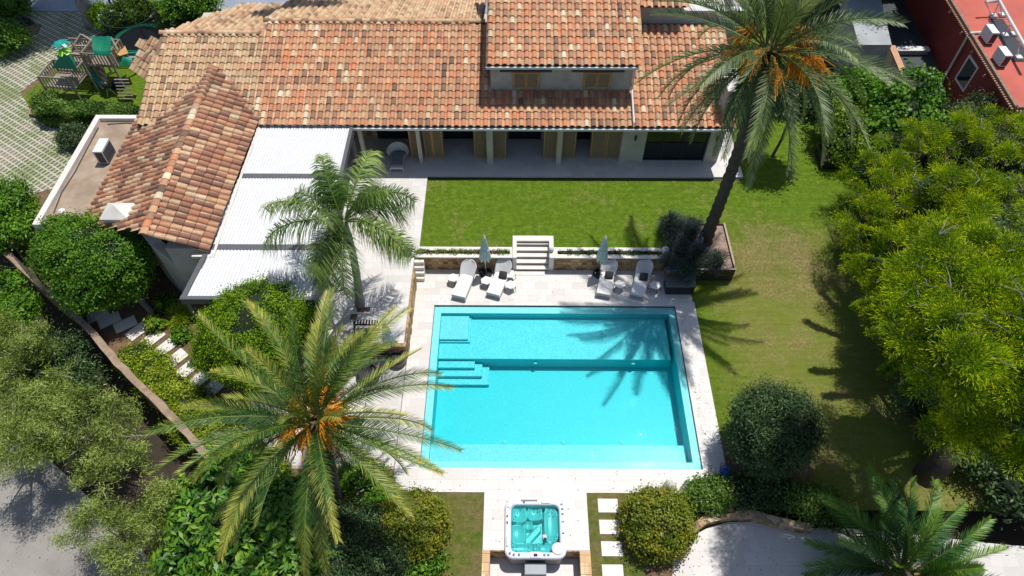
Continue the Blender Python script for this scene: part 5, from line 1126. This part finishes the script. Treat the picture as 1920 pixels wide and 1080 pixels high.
# long thin branch tips reaching over the lawn
for (ax,ay),(bx,by) in (((14.2,18.6),(16.6,17.4)),((13.7,15.9),(16.4,16.0)),((14.0,14.6),(16.5,14.9)),((13.9,12.7),(16.0,13.8)),((15.4,20.3),(17,18.2)),((14.6,12.0),(16.4,13.0)),((16,20.9),(17.2,18.8))):
    h=3.6; a=Vector((ax+.165*h,ay+.275*h,h)); b=Vector((bx+.165*h,by+.275*h,h+.1)); ls=[tuple(a.lerp(b,u/9)+Vector((0,0,.35*math.sin(u/9*PI))))+(.1,)*3 for u in range(10)]; obj('branch',MB().tube([l[:3] for l in ls],[.13]+[.09+.012*k for k in range(9)],7),M['core'],t,True)
    crown('branch_tip',ls,5200,.11,LF['pine'],t,clumps=120,cr=.06,asp=.14,core=0,tuft=True)
tree('understorey_tree','low dark tree in heavy shade beneath the pine trunk',(18.4,11.6,0),[(18.6,12.2,1.2,1.5,1.3,.9),(17.6,13.6,1.0,1.2,1.2,.8),(19.6,11.0,1.0,1.3,1.1,.8),(18.6,14.8,1.3,1.5,1.4,.9),(20.4,13.2,1.5,1.6,1.5,1.0),(17.9,16.2,1.1,1.1,1.2,.8)],26000,.14,LF['olive'],clumps=260,cr=.3,trad=.07,core=.6)
mb=MB(); b0=Vector((16.9,10.9,-.2)); 
obj('leaning_stem',MB().tube([b0,Vector((17.4,11.3,1.2)),Vector((18.0,12.6,3.5)),Vector((17.6,14.6,6))],[.55,.46,.36,.2],12),M['bark'],t,True)
tw=MB()
for i in range(420):
    l=random.choice(L_); p=Vector(l[:3])+Vector((0,0,l[5])); e=p+Vector((random.gauss(0,.35),random.gauss(0,.35),random.uniform(-.05,.25))); tw.tube([p,p.lerp(e,.5)+Vector((0,0,.05)),e],[.022,.014,.006],4)
obj('bare_twigs',tw,M['barklight'],t)['kind']='stuff'
def lob(px_,py_,z,r,rz_=None): q=P(px_,py_,z); return (q[0],q[1],z,r,r,rz_ or r*.8)
tree('fig_tree','glossy mid green leafy tree between the pine and red house',(*P(1700,300,0)[:2],0),[lob(1690,210,2.6,1.6),lob(1720,170,2.8,1.3),lob(1660,270,2.3,1.4),lob(1750,260,2.2,1.5)],11000,.24,LF['dense'],clumps=120,cr=.35,trad=.12,asp=.6,core=.6)
tree('olive_tree','grey green fine leaved tree below the red house wall',(*P(1810,290,0)[:2],0),[lob(1800,235,2.2,1.5),lob(1850,210,2.2,1.1),lob(1760,300,2.2,1.3)],14000,.15,LF['olive'],clumps=120,cr=.3,trad=.12,asp=.3,core=.5)
tree('citrus_tree','bright lime green citrus tree at the lawn edge by the black planter',(*P(1600,330,.4)[:2],.4),[lob(1585,240,2.4,1.2),lob(1590,275,2.0,1.1),lob(1560,215,2.2,.9)],9000,.15,LF['lime'],clumps=90,cr=.28,trad=.08,asp=.55,core=.6)
tree('shade_tree','dark leafy tree between the citrus and the party wall',(*P(1590,200,.4)[:2],.4),[lob(1600,165,2.0,1.3),lob(1560,180,2,1.0)],6000,.2,LF['dense'],clumps=70,cr=.3,trad=.08,core=.6)
tree('ball_tree','small round standard tree half hidden under the tall palm fronds',(14.5,29.3,.88),[(14.6,29.1,4.9,1.3,1.25,1.15)],9000,.2,LF['olive'],clumps=90,cr=.3,trad=.07,asp=.5,core=.85,limbs=2)
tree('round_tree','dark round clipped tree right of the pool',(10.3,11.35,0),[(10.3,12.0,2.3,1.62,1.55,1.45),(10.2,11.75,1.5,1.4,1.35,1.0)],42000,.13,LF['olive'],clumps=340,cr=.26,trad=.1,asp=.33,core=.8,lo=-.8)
shrub('ball_shrub','round clipped shrub with orange tips beside the stepping stones',[lob(1233,982,.55,1.3,1.15)],26000,.11,LF['box'],stem=True,clumps=320,cr=.16,core=.86,asp=.55,cat='shrub',group='clipped ball shrubs by the pool')
shrub('ball_shrub','round clipped olive green shrub left of the small dry lawn',[lob(775,985,.5,1.25,1.1)],24000,.11,LF['box'],clumps=300,cr=.16,core=.86,asp=.55,group='clipped ball shrubs by the pool')
shrub('wall_shrub','low leafy shrub spilling over the curved wall beside the ball shrub',[lob(1338,925,.2,.6,.35),lob(1308,925,.25,.45,.35)],8000,.12,LF['hedge'],clumps=90,cr=.2,core=.7)
shrub('wall_shrub','dark low shrub along the curved wall under the round tree',[lob(1385,918,.15,.6,.35),lob(1435,922,.15,.6,.35),lob(1478,930,.15,.5,.3)],9000,.12,LF['olive'],clumps=90,cr=.2,core=.7)
shrub('wall_shrub','pale leaved bush at the far end of the curved wall',[lob(1510,935,.35,.65,.5),lob(1550,950,.3,.6,.45)],7000,.13,LF['hedge'],clumps=70,cr=.22,core=.6)
shrub('ornamental_grass','tuft of dry yellow grass beside the stone sphere',[lob(1248,928,.25,.28,.3),lob(1280,935,.2,.25,.25)],1200,.22,LF['ground'],cat='ornamental grass',clumps=14,cr=.12,core=0,tuft=True,asp=.06,stem=False)
tree('laurel_tree','dense dark green broad tree in front of the tiled wing',(*P(285,585,0)[:2],0),[lob(165,470,2.9,1.75,1.4),lob(215,490,2.8,1.5,1.4),lob(120,480,2.6,1.2,1.2),lob(180,520,2.2,1.6,1.3),lob(235,520,2.1,.95,1.0),lob(110,440,2.8,.8,.8)],90000,.12,LF['dense'],clumps=620,cr=.22,trad=.13,asp=.5,core=.84,bark='barklight',lo=-.6)
tree('mounded_tree','wide mossy green mounded tree in front of the pergola',(*P(480,690,0)[:2],0),[lob(490,600,3.2,1.9,1.3),lob(435,620,2.8,1.3,1.2),lob(550,605,2.9,1.3,1.1),lob(415,660,2.0,1.1,1.0),lob(480,660,2.3,1.6,1.2)],90000,.1,LF['moss'],clumps=640,cr=.2,trad=.12,asp=.45,core=.88,lo=-.5)
tree('magnolia','large leaved glossy tree under the golden palm',(*P(450,990,-.1)[:2],-.1),[lob(430,930,1.6,1.7,1.3),lob(520,980,1.7,1.6,1.2),lob(390,1020,1.8,1.6,1.2),lob(470,1060,2.0,1.7,1.2),lob(560,1060,1.7,1.2,1.0),lob(360,950,1.2,1.1,.9)],12000,.36,LF['magnolia'],clumps=330,cr=.22,trad=.12,asp=.36,core=.62,spread=.7)
tree('myrtle_tree','fine leaved green tree at the bottom left of the ball shrub',(*P(660,1020,0)[:2],0),[lob(640,1010,1.2,1.2,1.1),lob(700,1060,1.2,1.1,1.0),lob(620,1075,1.4,1.2,1.0),lob(680,985,.9,.8,.7)],26000,.11,LF['olive'],clumps=260,cr=.24,trad=.1,asp=.35,core=.75)
shrub('flower_bush','low bush dotted with small white flowers beside the deck corner',[lob(690,905,.25,.8,.4),lob(660,895,.25,.6,.4),lob(710,935,.2,.6,.35)],9000,.11,LF['dense'],clumps=90,cr=.2,core=.6,flowers=('petwhite',90,.035))
shrub('flower_bush','green leafy bush beside the right pale rim of the ball shrub',[lob(720,960,.3,.55,.4)],3000,.12,LF['dense'],clumps=40,cr=.2,core=.6)
shrub('underplanting','low leafy bushes in shade at the bottom of the bed',[lob(800,1060,.1,.6,.35),lob(740,1075,.2,.8,.4)],5000,.12,LF['dense'],clumps=50,cr=.2,core=.6,flowers=('petwhite',14,.03))
# airy trees over the road
AIR=[('feathery olive green tree at the far left over the road',[(10,630),(40,690),(10,720),(60,650),(100,720)],2.0),
('feathery grey green tree in the lower left middle',[(140,770),(190,800),(120,830),(215,775),(180,860),(240,850)],1.8),
('feathery grey green tree at the bottom left, nearest the magnolia',[(200,970),(260,990),(150,1000),(300,950),(230,1050),(300,1040)],1.6),
('feathery tree at the left edge with bare branches',[(30,790),(70,760),(10,850),(50,830)],1.8)]
for lab,pts,z in AIR:
    base=P(sum(a for a,_ in pts)/len(pts),sum(b for _,b in pts)/len(pts)+40,-1.3)
    tree('feathery_tree',lab,base,[lob(a,b,z+random.uniform(-.6,.6),1.2,.75) for a,b in pts],19000,.15,LF['airy'],clumps=110,cr=.21,trad=.12,asp=.17,core=0,spread=1.2,group='feathery trees over the road',jit=(.25,1.05),lo=-1,limbs=8,bark='barklight')
tree('dark_tree','dark green tree in shade beside the boundary wall',(*P(160,720,-1.3)[:2],-1.3),[lob(110,670,.4,1.0,.8),lob(90,705,.4,1.0,.8),lob(150,715,.2,.8,.7)],16000,.14,LF['olive'],clumps=120,cr=.35,trad=.1,asp=.35,core=.4)
tree('leafy_tree','bright leafy tree in the left edge by the glass railing',(*P(30,560,-1.3)[:2],-1.3),[lob(5,545,.6,.8,.6),lob(35,585,.6,.8,.6)],8000,.15,LF['dense'],clumps=80,cr=.25,trad=.08,core=.5)
tree('hibiscus_tree','leafy tree at the left edge above the boundary wall',(*P(20,470,0)[:2],-.04),[lob(15,385,1.6,1.1,1.0),lob(40,430,1.3,.7,.7),lob(5,440,1.2,.8,.8)],17000,.16,LF['dense'],clumps=150,cr=.28,trad=.1,core=.7)
t=thing('groundcover','yellow green groundcover carpeting the bank below the stepping slabs','groundcover',(*P(300,740,0)[:2],0)); 
gl=[lob(a,b,.05,r,.28) for a,b,r in ((255,670,.8),(290,690,.8),(290,715,.7),(325,730,.8),(360,760,.9),(352,785,.8),(380,800,1.0),(420,830,.9),(405,812,.7),(430,790,.8),(470,850,.8),(500,880,.7))]
crown('foliage',gl,42000,.12,LF['ground'],t,clumps=420,cr=.2,core=.8,asp=.4)
t=thing('lavender_bed','silver grey lavender mounds filling the steel planter under the palm','shrub',(8.9,22.3,.9))
crown('foliage',[lob(1262,425,1.35,.55,.5),lob(1290,440,1.3,.6,.5),lob(1300,420,1.2,.4,.4),lob(1270,465,1.2,.6,.4),lob(1310,480,1.15,.6,.4),lob(1340,490,1.15,.5,.35),lob(1290,500,1.1,.5,.3),lob(1255,495,1.1,.35,.3)],18000,.15,LF['silver'],t,clumps=150,cr=.16,core=.8,tuft=True,asp=.12)
# small plants by the slab path
for (a,b,r,h,m,lab,fl) in ((335,597,.45,.3,'ground','clump of yellow striped strap leaves beside the pergola post',None),(145,578,.4,.3,'dense','green bush by the first stepping slab',None),(290,610,.25,.35,'lime','bright green leafy plant by the slab path',None),(340,628,.3,.22,'dense','small plant with red flowers in the soil bed',('fruitred',9,.04)),(310,570,.4,.4,'dense','dark spiky plant beside the wing wall',None)):
    shrub('garden_plant',lab,[lob(a,b,.2,r,h)],1400,.2 if m!='dense' else .15,LF[m],cat='plant',clumps=24,cr=.14,core=.4,tuft=(m=='ground'),asp=.12 if m=='ground' else .5,flowers=fl,stem=False)
def flowbed(lab,x0,x1,fl,cnt,m):
    t=thing('trough_flowers',lab,'flowers',((x0+x1)/2,22,.95)); ls=[(x,22.01,.98,.22,.11,.1) for x in np.arange(x0,x1,.25)]
    crown('foliage',ls,5000,.07,m,t,clumps=140,cr=.07,core=.8); 
    if fl: blossoms(t,ls,cnt,.028,M[fl])
flowbed('pink and white flowers in the trough left of the steps',-4.75,-.35,'petpink',120,LF['hedge'])
flowbed('grey green leafy plants in the trough right of the steps',2.3,7.3,'petpink',8,LF['olive'])
# play area hedges & topiary
hedge('clipped_hedge','clipped green hedge between the playset and annex',(-28.5,32.4,0,-22.6,33.6,1.15),26000,.13,LF['hedge'],R(-4))
shrub('pale_bush','pale leaved rounded bush at the left end of the clipped hedge',[lob(92,196,.7,.85,.65)],7000,.12,LF['hedge'],clumps=80,cr=.16,core=.85)
shrub('dark_bush','dark round bush beside the annex parapet',[lob(135,255,.5,.75,.6)],5000,.13,LF['olive'],clumps=60,cr=.18,core=.8)
hedge('clipped_hedge','clipped dark hedge block at the top left by the driveway',(-40.5,41.2,0,-35.6,43.2,1.6),14000,.17,LF['hedge'],R(0))
hedge('clipped_hedge','long low hedge behind the trampoline',(-29.0,43.0,0,-20.0,43.9,.95),26000,.15,LF['hedge'])
for a,b,lab in ((190,20,'round clipped topiary ball left of the bending person'),(237,7,'round clipped topiary ball right of the bending person'),(267,6,'third topiary ball along the street hedge'),(297,16,'topiary ball behind the white hydrangea'),(321,15,'topiary ball at the right end of the street hedge')):
    shrub('topiary_ball',lab,[lob(a,b+8,.9 if b<12 else .8,.78,.72)],5200,.13,LF['moss'],clumps=70,cr=.14,core=.9,group='clipped balls along the street')
t=shrub('hydrangea','leafy bush with white flower heads behind the trampoline net',[lob(205,38,.8,.7,.6),lob(245,34,.7,.6,.5),lob(290,34,.7,.6,.5),lob(318,52,.6,.6,.5)],12000,.15,LF['dense'],clumps=120,cr=.22,core=.8,flowers=('petwhite',60,.13))
tree('street_tree','bushy dark tree at the top left of the tiled roof',(*P(345,40,0)[:2],0),[lob(350,10,1.8,1.4,1.2),lob(375,0,2,1.2,1.2)],9000,.17,LF['dense'],clumps=90,cr=.28,core=.75)
tree('leaning_trunk_tree','tall tree with smooth pale trunk rising out of the top of the photo',(*P(175,48,0)[:2],0),[(-30.0,45.5,9,3.2,2.6,2.0),(-33.0,44.5,9.5,3.0,2.6,1.8),(-31,48,9.5,3,3,2)],16000,.24,LF['dense'],clumps=150,cr=.5,trad=.4,core=.7,bark='barklight')
for a,b,lab in ((20,5,'shaded bush in the top left corner'),(10,75,'light green bush at the left edge of the driveway bed')):
    shrub('garden_bush',lab,[lob(a,b,.8,1.2,.9)],5000,.18,LF['dense'],clumps=60,cr=.3,core=.7)
for a,b,lab in ((42,40,'small silver cushion plant left in the driveway bed'),(51,42,'small silver cushion plant right in the driveway bed')):
    shrub('cushion_plant',lab,[lob(a,b,.15,.3,.25)],700,.1,LF['silver'],cat='plant',clumps=20,cr=.08,core=.8,stem=False)
hedge('dark_hedge','tall shaded evergreen hedge behind the outbuilding and lane',(20,47,0,36,50,5),16000,.3,LF['olive'])
tree('dark_shade_tree','dark tree shading the lane behind the outbuilding',(25.5,45,0),[(25.5,43.5,6.3,3.0,2.4,1.8),(22,44.5,5.5,2.4,2,1.5),(28.6,44.5,5.8,1.5,1.5,1.2)],20000,.26,LF['olive'],clumps=160,cr=.5,core=.7)
struct('driveway_bed',MB().prism([P(x,y,0)[:2] for x,y in ((-60,34),(30,40),(78,46),(72,62),(0,78),(-60,80))],-.03,.03),M['soil'])
tree('side_evergreen','dark underplanting trees along the right boundary below the pine',(22.5,13,0),[(22.8,13.5,2.4,2.2,2.8,1.6),(23,18,2.6,2.2,2.8,1.8),(21.8,10.3,1.6,1.8,1.4,1.2),(24,24,2.4,2.2,3,1.8),(19.8,9.9,1.0,1.3,.7,.9)],34000,.2,LF['olive'],clumps=340,cr=.35,core=.8)

tree('back_tree','tree beyond the top edge of the photo whose shadow falls on the rear roof',(-13.0,42.5,0),[(-12.6,39.6,10.2,1.3,.9,.7),(-10.8,39.9,10.4,1.6,.8,.7),(-14.0,39.2,9.8,.7,.5,.4)],9000,.2,LF['dense'],clumps=90,cr=.3,trad=.2,core=.7)

# fallen leaves on the deck, lawn edge and road
V=[];rn=[]
def litter(n,fx,z):
    for _ in range(n):
        x,y=fx(); a=random.uniform(0,2*PI); l=random.uniform(.015,.038); w_=l*.45; c,s_=math.cos(a)*l,math.sin(a)*l; zz=z+random.uniform(.003,.012)
        V.extend([(x-c,y-s_,zz),(x+s_*.45,y-c*.45,zz+.01),(x+c,y+s_,zz),(x-s_*.45,y+c*.45,zz+.012)]); rn.extend([random.random()]*4)
U=random.uniform
litter(170,lambda:(8.0+abs(random.gauss(0,.25)),U(10.3,19)),0); litter(60,lambda:(U(-3,7),U(10.2,11.1)),0); litter(50,lambda:(U(-4.8,8.7),U(19.6,21.5)),0); litter(90,lambda:(U(-12,-5.2),U(16.8,27)),1); litter(220,lambda:(U(6.5,18),U(6.4,9)),-.5); litter(60,lambda:(U(-1,2.9),U(7.9,10)),0); litter(400,lambda:(U(-24,-14),U(5,12)),-1.3)
o=npmesh('leaf_litter',V,np.arange(len(V)).reshape(-1,4),leafmat('fallen_leaves',[(.06,.03,.015),(.2,.11,.04),(.4,.28,.1)],.1,.1),None,rn); o['kind']='stuff'; o['label']='fallen brown leaves scattered on the paving'; o['category']='leaf litter'
